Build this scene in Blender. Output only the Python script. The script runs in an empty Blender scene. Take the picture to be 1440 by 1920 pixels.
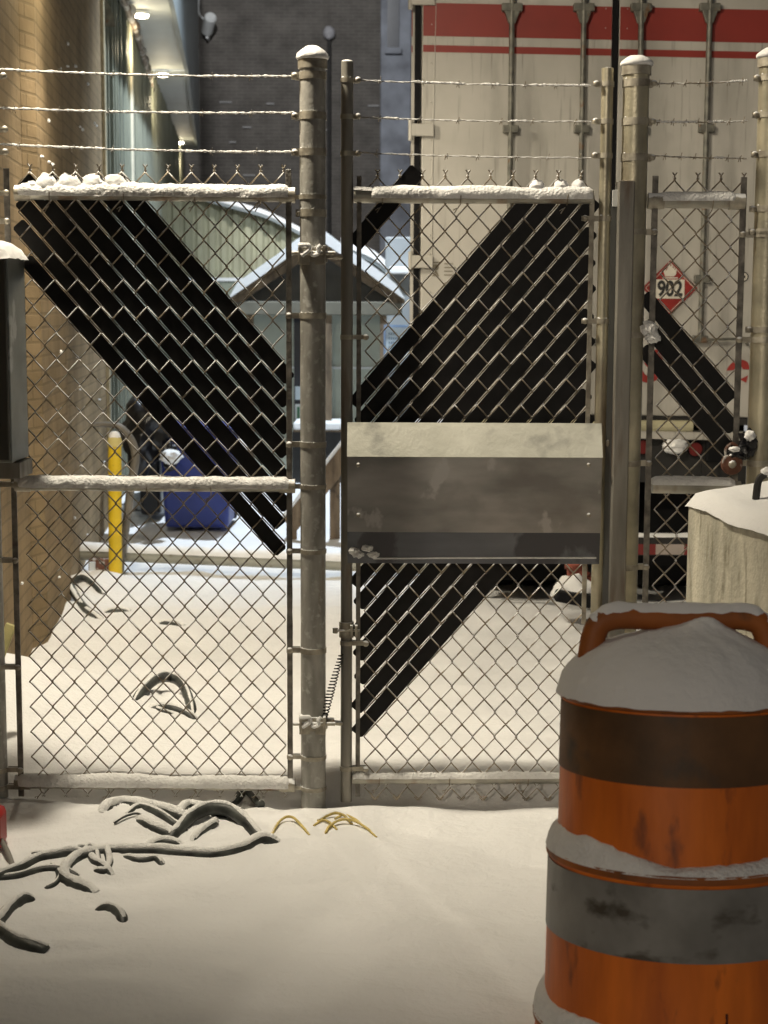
import bpy, math, random
from mathutils import Vector, Matrix, noise
random.seed(7)
C = bpy.context.scene.collection
PI = math.pi
# ---------------------------------------------------------------- camera
scn = bpy.context.scene
F = 3036.0; CAMZ = 1.53; PITCH = math.radians(7.13); ROLL = math.radians(0.25)
cam_d = bpy.data.cameras.new('camera'); cam = bpy.data.objects.new('camera', cam_d); C.objects.link(cam)
cam_d.sensor_fit = 'VERTICAL'; cam_d.sensor_height = 36.0; cam_d.lens = F/1920*36
cam_d.clip_end = 500; cam_d.clip_start = 0.05
CM = Matrix.Translation((0, 0, CAMZ)) @ Matrix.Rotation(PI/2 - PITCH, 4, 'X') @ Matrix.Rotation(ROLL, 4, 'Z')
cam.matrix_world = CM
cam_d.dof.use_dof = True; cam_d.dof.focus_distance = 4.95; cam_d.dof.aperture_fstop = 6.5
scn.camera = cam
# ---------------------------------------------------------------- world (night) and exposure
w = bpy.data.worlds.new('World'); scn.world = w; w.use_nodes = True
wn = w.node_tree; bg = wn.nodes['Background']
sky = wn.nodes.new('ShaderNodeTexSky'); sky.sky_type = 'NISHITA'; sky.sun_disc = False
sky.sun_elevation = math.radians(-4); sky.sun_rotation = math.radians(150)
mixs = wn.nodes.new('ShaderNodeMix'); mixs.data_type = 'RGBA'; mixs.blend_type = 'ADD'; mixs.inputs[0].default_value = 1
wn.links.new(sky.outputs[0], mixs.inputs[6]); mixs.inputs[7].default_value = (0.40, 0.38, 0.36, 1)   # even warm-grey ambient added over the night sky
wn.links.new(mixs.outputs[2], bg.inputs[0]); bg.inputs[1].default_value = 0.10
vs = scn.view_settings; vs.view_transform = 'Standard'; vs.look = 'None'; vs.exposure = 0.38; vs.gamma = 1
# ---------------------------------------------------------------- lamps
def lamp(name, kind, loc, energy, col, size=0.1, aim=None, cone=150, blend=0.6):
    d = bpy.data.lights.new(name, kind); d.energy = energy; d.color = col; d.shadow_soft_size = size
    o = bpy.data.objects.new(name, d); o.location = loc; C.objects.link(o)
    if kind == 'SPOT': d.spot_size = math.radians(cone); d.spot_blend = blend
    if aim is not None: o.rotation_euler = (Vector(aim)-Vector(loc)).to_track_quat('-Z', 'Y').to_euler()
    return o
WARM = (1.0, 0.885, 0.69)
KEY = Vector((-1.20, 4.72, 4.05))      # wall lamp over the fence line, throwing into the yard
KEY2 = Vector((-1.52, 8.7, 3.45))      # second wall lamp further along the wall
lamp('wall_lamp_light', 'SPOT', KEY, 500, WARM, 0.10, (0.85, 8.05, 0), 126, 0.75)
lamp('wall_lamp_light', 'SPOT', KEY2, 240, WARM, 0.08, (0.3, 8.6, 0), 120, 0.7)
lamp('street_lamp_light', 'SPOT', (-5.5, -13.0, 6.2), 1450, (1.0, 0.87, 0.70), 0.18, (0, 6, 0.8), 60, 0.5)
lamp('yard_lamp_light', 'SPOT', (-0.3, 15.2, 7.5), 2500, (0.78, 0.89, 1.0), 0.15, (-0.6, 17.2, 0), 112, 0.55)
lamp('facade_fill_light', 'SPOT', (-2.5, 19.5, 10.5), 4600, (.96, .96, .96), 0.2, (0.2, 30, 2.5), 120, 0.8)  # unseen spot added to brighten the back wall and shed front
# ---------------------------------------------------------------- projection helpers
CMI = CM.to_3x3(); CO = CM.translation.copy()
def ray(px, py): return CMI @ Vector(((px-720)/F, -(py-960)/F, -1.0))
def P(px, py, Y):
    d = ray(px, py); t = (Y-CO.y)/d.y; return CO + d*t
FY = 4.9
def fp(px, py, dy=0.0):
    p = P(px, py, FY); p.y += dy; return p
# ---------------------------------------------------------------- materials
MATS = {}
def mat(name, col, rough=0.6, metal=0.0, var=0.12, scale=8, bump=0.0, bscale=60, col2=None, stretch=None, spec=0.5, emit=None, detail=4):
    m = bpy.data.materials.new(name); m.use_nodes = True; nt = m.node_tree; b = nt.nodes['Principled BSDF']
    b.inputs['Roughness'].default_value = rough; b.inputs['Metallic'].default_value = metal
    b.inputs['Specular IOR Level'].default_value = spec
    tc = nt.nodes.new('ShaderNodeTexCoord'); mp = nt.nodes.new('ShaderNodeMapping')
    nt.links.new(tc.outputs['Object'], mp.inputs[0])
    if stretch: mp.inputs['Scale'].default_value = stretch
    n = nt.nodes.new('ShaderNodeTexNoise'); n.inputs['Scale'].default_value = scale; n.inputs['Detail'].default_value = detail
    nt.links.new(mp.outputs[0], n.inputs[0])
    r = nt.nodes.new('ShaderNodeValToRGB'); r.color_ramp.elements[0].position = 0.32; r.color_ramp.elements[1].position = 0.68
    c1 = tuple(c*(1-var) for c in col); c2 = tuple(min(1, c*(1+var)) for c in (col2 or col))
    r.color_ramp.elements[0].color = (*c1, 1); r.color_ramp.elements[1].color = (*c2, 1)
    nt.links.new(n.outputs['Fac'], r.inputs[0]); nt.links.new(r.outputs[0], b.inputs['Base Color'])
    if bump:
        n2 = nt.nodes.new('ShaderNodeTexNoise'); n2.inputs['Scale'].default_value = bscale; n2.inputs['Detail'].default_value = 3
        nt.links.new(tc.outputs['Object'], n2.inputs[0])
        bp = nt.nodes.new('ShaderNodeBump'); bp.inputs['Strength'].default_value = bump; bp.inputs['Distance'].default_value = 0.01
        nt.links.new(n2.outputs['Fac'], bp.inputs['Height']); nt.links.new(bp.outputs[0], b.inputs['Normal'])
    if emit: b.inputs['Emission Color'].default_value = (*emit[0], 1); b.inputs['Emission Strength'].default_value = emit[1]
    m['_r'] = 0; MATS[name] = m; return m
def noise_mask(m, scale, lo, hi, col, stretch=None, seed=0.0, rough=None):
    """layer a second colour over a material through a noise mask (stains, rust, frost)"""
    nt = m.node_tree; b = nt.nodes['Principled BSDF']; src = b.inputs['Base Color'].links[0].from_socket
    tc = nt.nodes.new('ShaderNodeTexCoord'); mp = nt.nodes.new('ShaderNodeMapping'); mp.inputs['Location'].default_value = (seed, seed*2, seed)
    if stretch: mp.inputs['Scale'].default_value = stretch
    nt.links.new(tc.outputs['Object'], mp.inputs[0])
    n = nt.nodes.new('ShaderNodeTexNoise'); n.inputs['Scale'].default_value = scale; n.inputs['Detail'].default_value = 6
    nt.links.new(mp.outputs[0], n.inputs[0])
    mr = nt.nodes.new('ShaderNodeMapRange'); mr.inputs[1].default_value = lo; mr.inputs[2].default_value = hi
    nt.links.new(n.outputs['Fac'], mr.inputs[0])
    mx = nt.nodes.new('ShaderNodeMix'); mx.data_type = 'RGBA'
    nt.links.new(mr.outputs[0], mx.inputs[0]); nt.links.new(src, mx.inputs[6]); mx.inputs[7].default_value = (*col, 1)
    nt.links.new(mx.outputs[2], b.inputs['Base Color']); return m
def frost_lit_top(m, amount=0.35):
    """whitens upward faces: settled snow dust, and lit tops on the mesh wire, broken by noise"""
    nt = m.node_tree; b = nt.nodes['Principled BSDF']; src = b.inputs['Base Color'].links[0].from_socket
    g = nt.nodes.new('ShaderNodeNewGeometry'); s = nt.nodes.new('ShaderNodeSeparateXYZ'); nt.links.new(g.outputs['Normal'], s.inputs[0])
    n = nt.nodes.new('ShaderNodeTexNoise'); n.inputs['Scale'].default_value = 35; tc = nt.nodes.new('ShaderNodeTexCoord'); nt.links.new(tc.outputs['Object'], n.inputs[0])
    a = nt.nodes.new('ShaderNodeMath'); a.operation = 'MULTIPLY_ADD'; nt.links.new(n.outputs['Fac'], a.inputs[0]); a.inputs[1].default_value = 1.1; nt.links.new(s.outputs[2], a.inputs[2])
    mr = nt.nodes.new('ShaderNodeMapRange'); mr.inputs[1].default_value = 1.35-amount; mr.inputs[2].default_value = 1.5-amount; nt.links.new(a.outputs[0], mr.inputs[0])
    mx = nt.nodes.new('ShaderNodeMix'); mx.data_type = 'RGBA'; nt.links.new(mr.outputs[0], mx.inputs[0]); nt.links.new(src, mx.inputs[6]); mx.inputs[7].default_value = (.78, .79, .8, 1)
    nt.links.new(mx.outputs[2], b.inputs['Base Color'])
    sub = nt.nodes.new('ShaderNodeMath'); sub.operation = 'MULTIPLY'; sub.inputs[1].default_value = -b.inputs['Metallic'].default_value
    ad = nt.nodes.new('ShaderNodeMath'); ad.operation = 'ADD'; ad.inputs[1].default_value = b.inputs['Metallic'].default_value
    nt.links.new(mr.outputs[0], sub.inputs[0]); nt.links.new(sub.outputs[0], ad.inputs[0]); nt.links.new(ad.outputs[0], b.inputs['Metallic'])
    return m
SNOW = mat('snow', (.80, .80, .80), .75, var=.03, scale=3, bump=.35, bscale=55, spec=.25)
SNOWC = mat('snow_crust', (.80, .80, .79), .8, var=.05, scale=40, bump=.7, bscale=130, spec=.2)
GSNOW = mat('ground_snow', (.78, .78, .78), .8, var=.03, scale=2, bump=.45, bscale=48, spec=.2)
def extra_bump(m, scale, strength, dist):
    nt = m.node_tree; b = nt.nodes['Principled BSDF']; old = b.inputs['Normal'].links[0].from_socket
    tc = nt.nodes.new('ShaderNodeTexCoord'); n = nt.nodes.new('ShaderNodeTexNoise'); n.inputs['Scale'].default_value = scale; n.inputs['Detail'].default_value = 5
    nt.links.new(tc.outputs['Object'], n.inputs[0]); bp_ = nt.nodes.new('ShaderNodeBump'); bp_.inputs['Strength'].default_value = strength; bp_.inputs['Distance'].default_value = dist
    nt.links.new(n.outputs['Fac'], bp_.inputs['Height']); nt.links.new(old, bp_.inputs['Normal']); nt.links.new(bp_.outputs[0], b.inputs['Normal'])
extra_bump(GSNOW, 5.5, .35, .05); extra_bump(GSNOW, 160, .25, .004)
GALV = noise_mask(mat('galvanised_steel', (.30, .29, .25), .5, .55, .22, 9, .15, 120, (.46, .44, .38)), 5, .56, .75, (.22, .13, .07), (2.5, 2.5, .6), 3)
GALVF = noise_mask(noise_mask(frost_lit_top(mat('galvanised_frosted', (.27, .265, .24), .6, .3, .12, 9, .10, 90, (.40, .39, .36), (3, 3, .8))), 5, .60, .78, (.20, .13, .08), (3, 3, .35), 3), 48, .56, .70, (.50, .50, .47), None, 5)
GALVG = noise_mask(mat('galvanised_golden', (.34, .32, .25), .40, .6, .2, 7, .10, 100, (.50, .46, .34)), 4, .55, .75, (.16, .12, .08), (3, 3, .5), 9)
BAND = frost_lit_top(mat('band_steel', (.30, .27, .22), .5, .5, .25, 25, .1, 80, (.42, .39, .32)), .45)
BAR = frost_lit_top(mat('tension_bar_steel', (.15, .14, .125), .6, .35, .3, 30, .25, 90, (.22, .205, .18)), .3)
WIRE = frost_lit_top(mat('mesh_wire', (.19, .155, .11), .5, .3, .25, 20, 0, 0, (.28, .235, .17)), .42)  # white wire tops: snow dust plus light from above put into the colour
SLAT = mat('black_slat', (.010, .0095, .0095), .48, 0, .4, 14, .08, 40, spec=.28)
SHEET = noise_mask(noise_mask(mat('sheet_metal', (.40, .395, .37), .40, .85, .16, 4, .05, 12, (.52, .51, .48), (1, 1, 3)), 4, .50, .75, (.30, .285, .26), (1.4, 1, 1.6), 11), 7, .60, .64, (.62, .61, .58), (1.3, 1, 1), 4)
STEELP = noise_mask(mat('jamb_steel', (.20, .19, .17), .5, .45, .15, 5, .08, 60, (.30, .285, .25), (4, 4, .5)), 6, .58, .75, (.13, .08, .05), (3, 3, .4), 2)
RUST = noise_mask(mat('rusty_steel', (.16, .07, .045), .8, .2, .3, 30, .3, 90), 30, .55, .65, (.5, .48, .45), None, 1)
BLACK = mat('black_rubber', (.008, .008, .009), .7, 0, .2, 12, .1, 40, spec=.12)
HOSE = mat('hose_rubber', (.020, .023, .022), .5, 0, .4, 20, .2, 60, (.05, .055, .05))
BAG = mat('bag_plastic', (.010, .010, .012), .28, 0, .2, 10, .6, 22)
CONC = noise_mask(mat('cast_concrete', (.42, .40, .32), .88, 0, .15, 6, .5, 70, (.56, .53, .43), (2, 2, .5)), 9, .55, .72, (.22, .20, .14), (3, 3, .8), 6)
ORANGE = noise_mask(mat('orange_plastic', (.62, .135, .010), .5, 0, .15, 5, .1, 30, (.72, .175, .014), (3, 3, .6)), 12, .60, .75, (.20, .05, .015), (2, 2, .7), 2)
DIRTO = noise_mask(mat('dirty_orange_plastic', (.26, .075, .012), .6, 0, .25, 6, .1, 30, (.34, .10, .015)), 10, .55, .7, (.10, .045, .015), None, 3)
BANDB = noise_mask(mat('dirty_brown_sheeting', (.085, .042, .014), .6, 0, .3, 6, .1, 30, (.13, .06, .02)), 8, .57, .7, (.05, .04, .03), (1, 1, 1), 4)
BANDG = noise_mask(mat('dirty_grey_sheeting', (.20, .195, .18), .5, .1, .18, 7, .1, 30, (.26, .255, .24)), 9, .57, .66, (.075, .065, .05), (1, 1, 1.6), 8)
YEL = noise_mask(mat('yellow_paint', (.72, .50, .02), .5, 0, .1, 8, .1, 40), 25, .62, .7, (.25, .18, .05), None, 2)
BLUE = mat('blue_plastic', (.020, .036, .20), .5, 0, .12, 4, .05, 30)
TRW = noise_mask(mat('trailer_paint', (.40, .385, .345), .5, 0, .06, 2, .05, 8, (.47, .45, .41)), 3.2, .52, .78, (.26, .25, .22), (1.6, 1.6, .35), 5)
TRW = noise_mask(TRW, 9, .58, .80, (.20, .19, .165), (5, 5, .28), 15)
TRR = mat('trailer_red', (.23, .022, .014), .5, 0, .08, 4)
ROD = noise_mask(mat('lock_rod', (.11, .11, .095), .5, .3, .2, 20, .1, 50, (.16, .155, .13)), 16, .6, .7, (.15, .09, .05), None, 3)
DARKM = mat('dark_chassis', (.018, .017, .016), .7, 0, .3, 12, .2, 40)
CREAM = noise_mask(mat('cream_siding', (.27, .265, .18), .7, 0, .06, 3, .05, 20, (.32, .315, .215)), 5, .55, .75, (.27, .26, .18), (1, 1, .3), 3)
HUTW = mat('hut_panel', (.42, .45, .38), .7, 0, .07, 4, .05, 20)
WOOD = noise_mask(mat('weathered_wood', (.12, .085, .055), .85, 0, .25, 6, .3, 60, (.19, .14, .09), (3, 3, .6)), 9, .6, .7, (.07, .05, .035), None, 2)
WHITEM = mat('white_metal', (.66, .68, .68), .5, 0, .06, 6)
PANEL = mat('soffit_metal', (.46, .48, .46), .6, 0, .08, 2)
FASC = mat('fascia_metal', (.22, .245, .25), .5, .2, .1, 2)
GREENM = mat('green_grey_siding', (.075, .085, .07), .55, .1, .12, 3, .05, 20)
COLM = mat('blue_grey_column', (.11, .12, .145), .6, .1, .25, 2, .1, 12, (.155, .17, .20))
ROPE = mat('yellow_rope', (.60, .47, .16), .8, 0, .2, 60, .5, 160)
RED = mat('red_plastic', (.35, .015, .012), .45, 0, .15, 10)
PAPER = mat('paper_sign', (.62, .72, .80), .6, 0, .04, 8)
INK = mat('dark_print', (.02, .02, .02), .6)
WPAINT = mat('white_print', (.62, .58, .50), .6, var=.08, scale=30)
LENS = mat('lamp_lens', (1, 1, 1), .3, emit=((1.0, .9, .66), 26))
def brick(name, c1, c2, mort, bw, bh, ms, bump, axis):
    m = bpy.data.materials.new(name); m.use_nodes = True; nt = m.node_tree; b = nt.nodes['Principled BSDF']; b.inputs['Roughness'].default_value = .88
    b.inputs['Specular IOR Level'].default_value = .2
    tc = nt.nodes.new('ShaderNodeTexCoord'); sp = nt.nodes.new('ShaderNodeSeparateXYZ'); nt.links.new(tc.outputs['Object'], sp.inputs[0])
    cb = nt.nodes.new('ShaderNodeCombineXYZ'); nt.links.new(sp.outputs[axis], cb.inputs[0]); nt.links.new(sp.outputs[2], cb.inputs[1])
    br = nt.nodes.new('ShaderNodeTexBrick'); nt.links.new(cb.outputs[0], br.inputs[0])
    br.inputs['Color1'].default_value = (*c1, 1); br.inputs['Color2'].default_value = (*c2, 1); br.inputs['Mortar'].default_value = (*mort, 1)
    br.inputs['Scale'].default_value = 1; br.inputs['Brick Width'].default_value = bw; br.inputs['Row Height'].default_value = bh
    br.inputs['Mortar Size'].default_value = ms; br.inputs['Mortar Smooth'].default_value = .3
    n = nt.nodes.new('ShaderNodeTexNoise'); n.inputs['Scale'].default_value = 2.2; n.inputs['Detail'].default_value = 6; nt.links.new(tc.outputs['Object'], n.inputs[0])
    mr = nt.nodes.new('ShaderNodeMapRange'); mr.inputs[1].default_value = .3; mr.inputs[2].default_value = .7; mr.inputs[3].default_value = .7; mr.inputs[4].default_value = 1.2
    nt.links.new(n.outputs['Fac'], mr.inputs[0])
    mx = nt.nodes.new('ShaderNodeMix'); mx.data_type = 'RGBA'; mx.blend_type = 'MULTIPLY'; mx.inputs[0].default_value = 1
    nt.links.new(br.outputs[0], mx.inputs[6]); nt.links.new(mr.outputs[0], mx.inputs[7]); nt.links.new(mx.outputs[2], b.inputs['Base Color'])
    n2 = nt.nodes.new('ShaderNodeTexNoise'); n2.inputs['Scale'].default_value = 28; n2.inputs['Detail'].default_value = 5; nt.links.new(tc.outputs['Object'], n2.inputs[0])
    ma = nt.nodes.new('ShaderNodeMath'); ma.operation = 'MULTIPLY_ADD'; ma.inputs[1].default_value = -1; nt.links.new(br.outputs['Fac'], ma.inputs[0])
    sc = nt.nodes.new('ShaderNodeMath'); sc.operation = 'MULTIPLY'; sc.inputs[1].default_value = .55; nt.links.new(n2.outputs['Fac'], sc.inputs[0]); nt.links.new(sc.outputs[0], ma.inputs[2])
    bp = nt.nodes.new('ShaderNodeBump'); bp.inputs['Strength'].default_value = bump; bp.inputs['Distance'].default_value = .012
    nt.links.new(ma.outputs[0], bp.inputs['Height']); nt.links.new(bp.outputs[0], b.inputs['Normal'])
    return m
BRICKN = brick('tan_brick', (.32, .235, .135), (.28, .205, .115), (.235, .175, .10), .21, .075, .008, .35, 1)
BRICKF = brick('dark_brick', (.125, .115, .105), (.108, .10, .092), (.145, .135, .122), .23, .075, .011, .5, 0)
# ---------------------------------------------------------------- mesh builder
ORG = {}
class MB:
    def __init__(s): s.v = []; s.f = []
    def add(s, vs_, fs_):
        o = len(s.v); s.v += [Vector(x) for x in vs_]; s.f += [tuple(i+o for i in f) for f in fs_]; return s
    def box(s, lo, hi, M=None):
        x0, y0, z0 = lo; x1, y1, z1 = hi
        vs_ = [Vector(p) for p in ((x0,y0,z0),(x1,y0,z0),(x1,y1,z0),(x0,y1,z0),(x0,y0,z1),(x1,y0,z1),(x1,y1,z1),(x0,y1,z1))]
        if M: vs_ = [M @ p for p in vs_]
        return s.add(vs_, [(0,3,2,1),(4,5,6,7),(0,1,5,4),(1,2,6,5),(2,3,7,6),(3,0,4,7)])
    def prism(s, pts, d):          # pts: planar loop of world points, extruded by vector d
        n = len(pts); d = Vector(d); a = [Vector(p) for p in pts]
        s.add(a+[p+d for p in a], [tuple(range(n))[::-1], tuple(range(n, 2*n))] + [(i, (i+1) % n, n+(i+1) % n, n+i) for i in range(n)])
        return s
    def tube(s, pts, r, n=10, cap=True, flat=1.0):
        pts = [Vector(p) for p in pts]; m = len(pts); rs = r if isinstance(r, (list, tuple)) else [r]*m
        o = len(s.v); up = None
        for i, p in enumerate(pts):
            t = (pts[min(i+1, m-1)]-pts[max(i-1, 0)]).normalized()
            if up is None: up = Vector((0, 0, 1)) if abs(t.z) < .9 else Vector((0, 1, 0))
            a = (up - t*up.dot(t)).normalized(); up = a; b = t.cross(a)
            for k in range(n):
                th = 2*PI*k/n; s.v.append(p + (a*math.cos(th)*flat + b*math.sin(th))*rs[i])
        for i in range(m-1):
            for k in range(n):
                k2 = (k+1) % n; s.f.append((o+i*n+k, o+i*n+k2, o+(i+1)*n+k2, o+(i+1)*n+k))
        if cap: s.f.append(tuple(o+k for k in range(n))[::-1]); s.f.append(tuple(o+(m-1)*n+k for k in range(n)))
        return s
    def lathe(s, c, prof, n=40, ax=None, fn=None):   # prof: list (r, z); axis vertical unless ax matrix
        c = Vector(c); o = len(s.v); m = len(prof)
        for (r, z) in prof:
            for k in range(n):
                th = 2*PI*k/n; rr = r; zz = z
                if fn: rr, zz = fn(r, z, th)
                q = Vector((rr*math.cos(th), rr*math.sin(th), zz)); s.v.append(c + (ax @ q if ax else q))
        for i in range(m-1):
            for k in range(n):
                k2 = (k+1) % n; s.f.append((o+i*n+k, o+i*n+k2, o+(i+1)*n+k2, o+(i+1)*n+k))
        s.f.append(tuple(o+k for k in range(n))[::-1]); s.f.append(tuple(o+(m-1)*n+k for k in range(n)))
        return s
    def blob(s, c, r, nz=.25, sc=3.0, n=20, m=12, seed=0, cut=-1):
        c = Vector(c); o = len(s.v); r = Vector(r)
        for i in range(m+1):
            ph = PI*i/m
            for k in range(n):
                th = 2*PI*k/n; d = Vector((math.sin(ph)*math.cos(th), math.sin(ph)*math.sin(th), max(cut, math.cos(ph))))
                q = 1+nz*noise.noise(d*sc+Vector((seed*7.3, seed, 0)))
                s.v.append(c+Vector((d.x*r.x, d.y*r.y, d.z*r.z))*q)
        for i in range(m):
            for k in range(n):
                k2 = (k+1) % n; s.f.append((o+i*n+k, o+(i+1)*n+k, o+(i+1)*n+k2, o+i*n+k2))
        return s
    def snowbar(s, p0, p1, r, drop=.45, amp=.005, step=.006, freq=28, top=1.0, seed=0, taper=True):
        """crust of snow lying on a horizontal bar, lapping down over its sides"""
        p0 = Vector(p0); p1 = Vector(p1); L = (p1-p0).length; m = max(4, int(L/step)); t = (p1-p0).normalized()
        side = t.cross(Vector((0, 0, 1))).normalized(); up = Vector((0, 0, 1)); K = 14; o = len(s.v)
        for i in range(m+1):
            u = i/m; c = p0.lerp(p1, u); e = min(1, min(u, 1-u)*L/.012) if taper else 1; e = math.sqrt(max(.02, e))
            lf = noise.noise(Vector((u*L*5+seed, seed, 0)))*amp*1.2
            for k in range(K):
                a = -drop + (PI+2*drop)*k/(K-1)
                d = side*math.cos(a)*1.06 + up*math.sin(a)*top
                nn = .55*noise.noise(c*freq*.8+d*1.0+Vector((seed, 0, 0)))+.35*noise.noise(c*freq*3+d*4)
                rr = r*1.04 + (amp*(nn+.6) + max(0, math.sin(a))*(lf+amp))*e
                s.v.append(c + d*rr)
        for i in range(m):
            for k in range(K-1): s.f.append((o+i*K+k, o+i*K+k+1, o+(i+1)*K+k+1, o+(i+1)*K+k))
            s.f.append((o+i*K+K-1, o+i*K, o+(i+1)*K, o+(i+1)*K+K-1))
        s.f.append(tuple(o+k for k in range(K))[::-1]); s.f.append(tuple(o+m*K+k for k in range(K)))
        return s
    def build(s, name, m, parent=None, smooth=True, origin=None, ang=35, bevel=0):
        me = bpy.data.meshes.new(name)
        org = ORG[parent.name] if parent is not None else (Vector(origin) if origin is not None else s.v[0].copy()*0)
        me.from_pydata([tuple(v-org) for v in s.v], [], s.f); me.update()
        o = bpy.data.objects.new(name, me); C.objects.link(o)
        if parent is not None: o.parent = parent
        else: o.location = org
        ORG[o.name] = org
        import bmesh
        b = bmesh.new(); b.from_mesh(me); bmesh.ops.recalc_face_normals(b, faces=b.faces); b.to_mesh(me); b.free()
        if smooth:
            for p in me.polygons: p.use_smooth = True
            me.set_sharp_from_angle(angle=math.radians(ang))
        if m: me.materials.append(m)
        if bevel:
            md = o.modifiers.new('bevel', 'BEVEL'); md.width = bevel; md.segments = 2; md.limit_method = 'ANGLE'
        return o
def tag(o, label=None, cat=None, group=None, kind=None):
    if label: o['label'] = label
    if cat: o['category'] = cat
    if group: o['group'] = group
    if kind: o['kind'] = kind
    return o
def thing(name, loc, label, cat, group=None):
    o = bpy.data.objects.new(name, None); C.objects.link(o); o.location = loc; o.empty_display_size = .1
    ORG[o.name] = Vector(loc); return tag(o, label, cat, group)
def catmull(pts, k=6):
    pts = [Vector(p) for p in pts]; q = [pts[0]*2-pts[1]]+pts+[pts[-1]*2-pts[-2]]; out = []
    for i in range(1, len(q)-2):
        for j in range(k):
            t = j/k; a, b, c, d = q[i-1], q[i], q[i+1], q[i+2]
            out.append(.5*((2*b)+(c-a)*t+(2*a-5*b+4*c-d)*t*t+(3*b-3*c+d-a)*t**3))
    out.append(pts[-1]); return out
def sm(a, b, x):
    t = min(1, max(0, (x-a)/(b-a))); return t*t*(3-2*t)
def gs(x, c, s): return math.exp(-((x-c)/s)**2)
def textmesh(body, size, ext=.001, bold=0.0):
    c = bpy.data.curves.new('t', 'FONT'); c.offset = bold; c.body = body; c.size = size; c.extrude = ext; c.align_x = 'CENTER'; c.align_y = 'CENTER'
    o = bpy.data.objects.new('t', c); C.objects.link(o); dg = bpy.context.evaluated_depsgraph_get(); dg.update()
    me = bpy.data.meshes.new_from_object(o.evaluated_get(dg)); vs_ = [v.co.copy() for v in me.vertices]; fs_ = [tuple(p.vertices) for p in me.polygons]
    bpy.data.objects.remove(o); return vs_, fs_
# ================================================================ ground
BERM = None
def H(x, y):
    z = -.27*sm(5.4, 8.7, y)
    # snow lip and trough under the fence line, shaped to shade a dark band
    lip = .0*sm(5.0, 5.04, y)*(1-sm(5.15, 6.2, y)); wob = .055*noise.noise(Vector((x*2.6, 3, 0)))+.016*noise.noise(Vector((x*9, 5, 0)))
    lx = sm(-.40, -.15, x)
    z += (.065*sm(4.93+wob, 5.0+wob, y)*(1-sm(5.1, 6.4, y)) - .035*sm(4.80, 4.90, y+wob*.5)*(1-sm(4.9, 5.0, y-wob)))*(.35+.65*lx)
    # bank behind the left fence
    z += (.20*min(1.5, max(0, (-.40-x)/.88))**1.15)*(gs(y, 6.0, .55) if y > 6 else gs(y, 6.0, .8))
    # swell over the hoses in front of the left fence
    z += .055*gs(x, -.76, .36)*gs(y, 4.64, .14) + .03*gs(x, -.62, .5)*gs(y, 4.35, .18) + .03*gs(x, -1.1, .2)*gs(y, 4.2, .1)
    z += .13*gs(x, -1.86, .3)*gs(y, 10.2, .35)
    # drift lines behind
    q = y-9.6-.12*math.sin(x*1.7)-.15*noise.noise(Vector((x*1.3, 9, 0)))
    z += .05*(1-sm(-.05, .12, q))*sm(-1.2, 0, q)*(1-sm(.6, 1.3, x))
    q = y-7.6-.2*math.sin(x*1.1+1)
    z += .03*gs(q, 0, .3)
    n1 = noise.noise(Vector((x*.9, y*1.1, 0))); n2 = noise.noise(Vector((x*2.6, y*3.2, 4))); n3 = noise.noise(Vector((x*8, y*11, 8)))
    z += .028*n1 + .020*n2 + .0045*n3 + .010*noise.noise(Vector((x*5, y*5, 2)))+.007*noise.noise(Vector((x*4+3, y*13, 7)))*gs(y, 4.1, .9)
    z += .05*sm(-1.5, -2.2, x)*(1-sm(9, 11, y))*0
    return z
def axis(fine, lo, hi, st, far):
    a = []; x = lo
    while x <= hi: a.append(x); x += st
    s = st; y = lo; L = []
    while y > -far: s *= 1.25; y -= s; L.append(y)
    s = st; y = hi; R = []
    while y < far: s *= 1.25; y += s; R.append(y)
    return L[::-1]+a+R
xs = axis(0, -2.2, 2.0, .022, 80)
ys = []; y = 2.6
while y < 12: ys.append(y); y += .016+max(0, (y-5.3))*.007
s_ = .07
while y < 160: ys.append(y); s_ *= 1.15; y += s_
pre = []; y = 2.6; s_ = .02
while y > -40: s_ *= 1.3; y -= s_; pre.append(y)
ys = pre[::-1]+ys
def G(px, py, lift=0):
    d = ray(px, py); z = 0
    for _ in range(8):
        t = (z-CO.z)/d.z; p = CO+d*t; z = H(p.x, p.y)
    p.z = z+lift; return p
def GY(px, Y, lift=0):
    p = P(px, 960, Y); return Vector((p.x, Y, H(p.x, Y)+lift))
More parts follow.
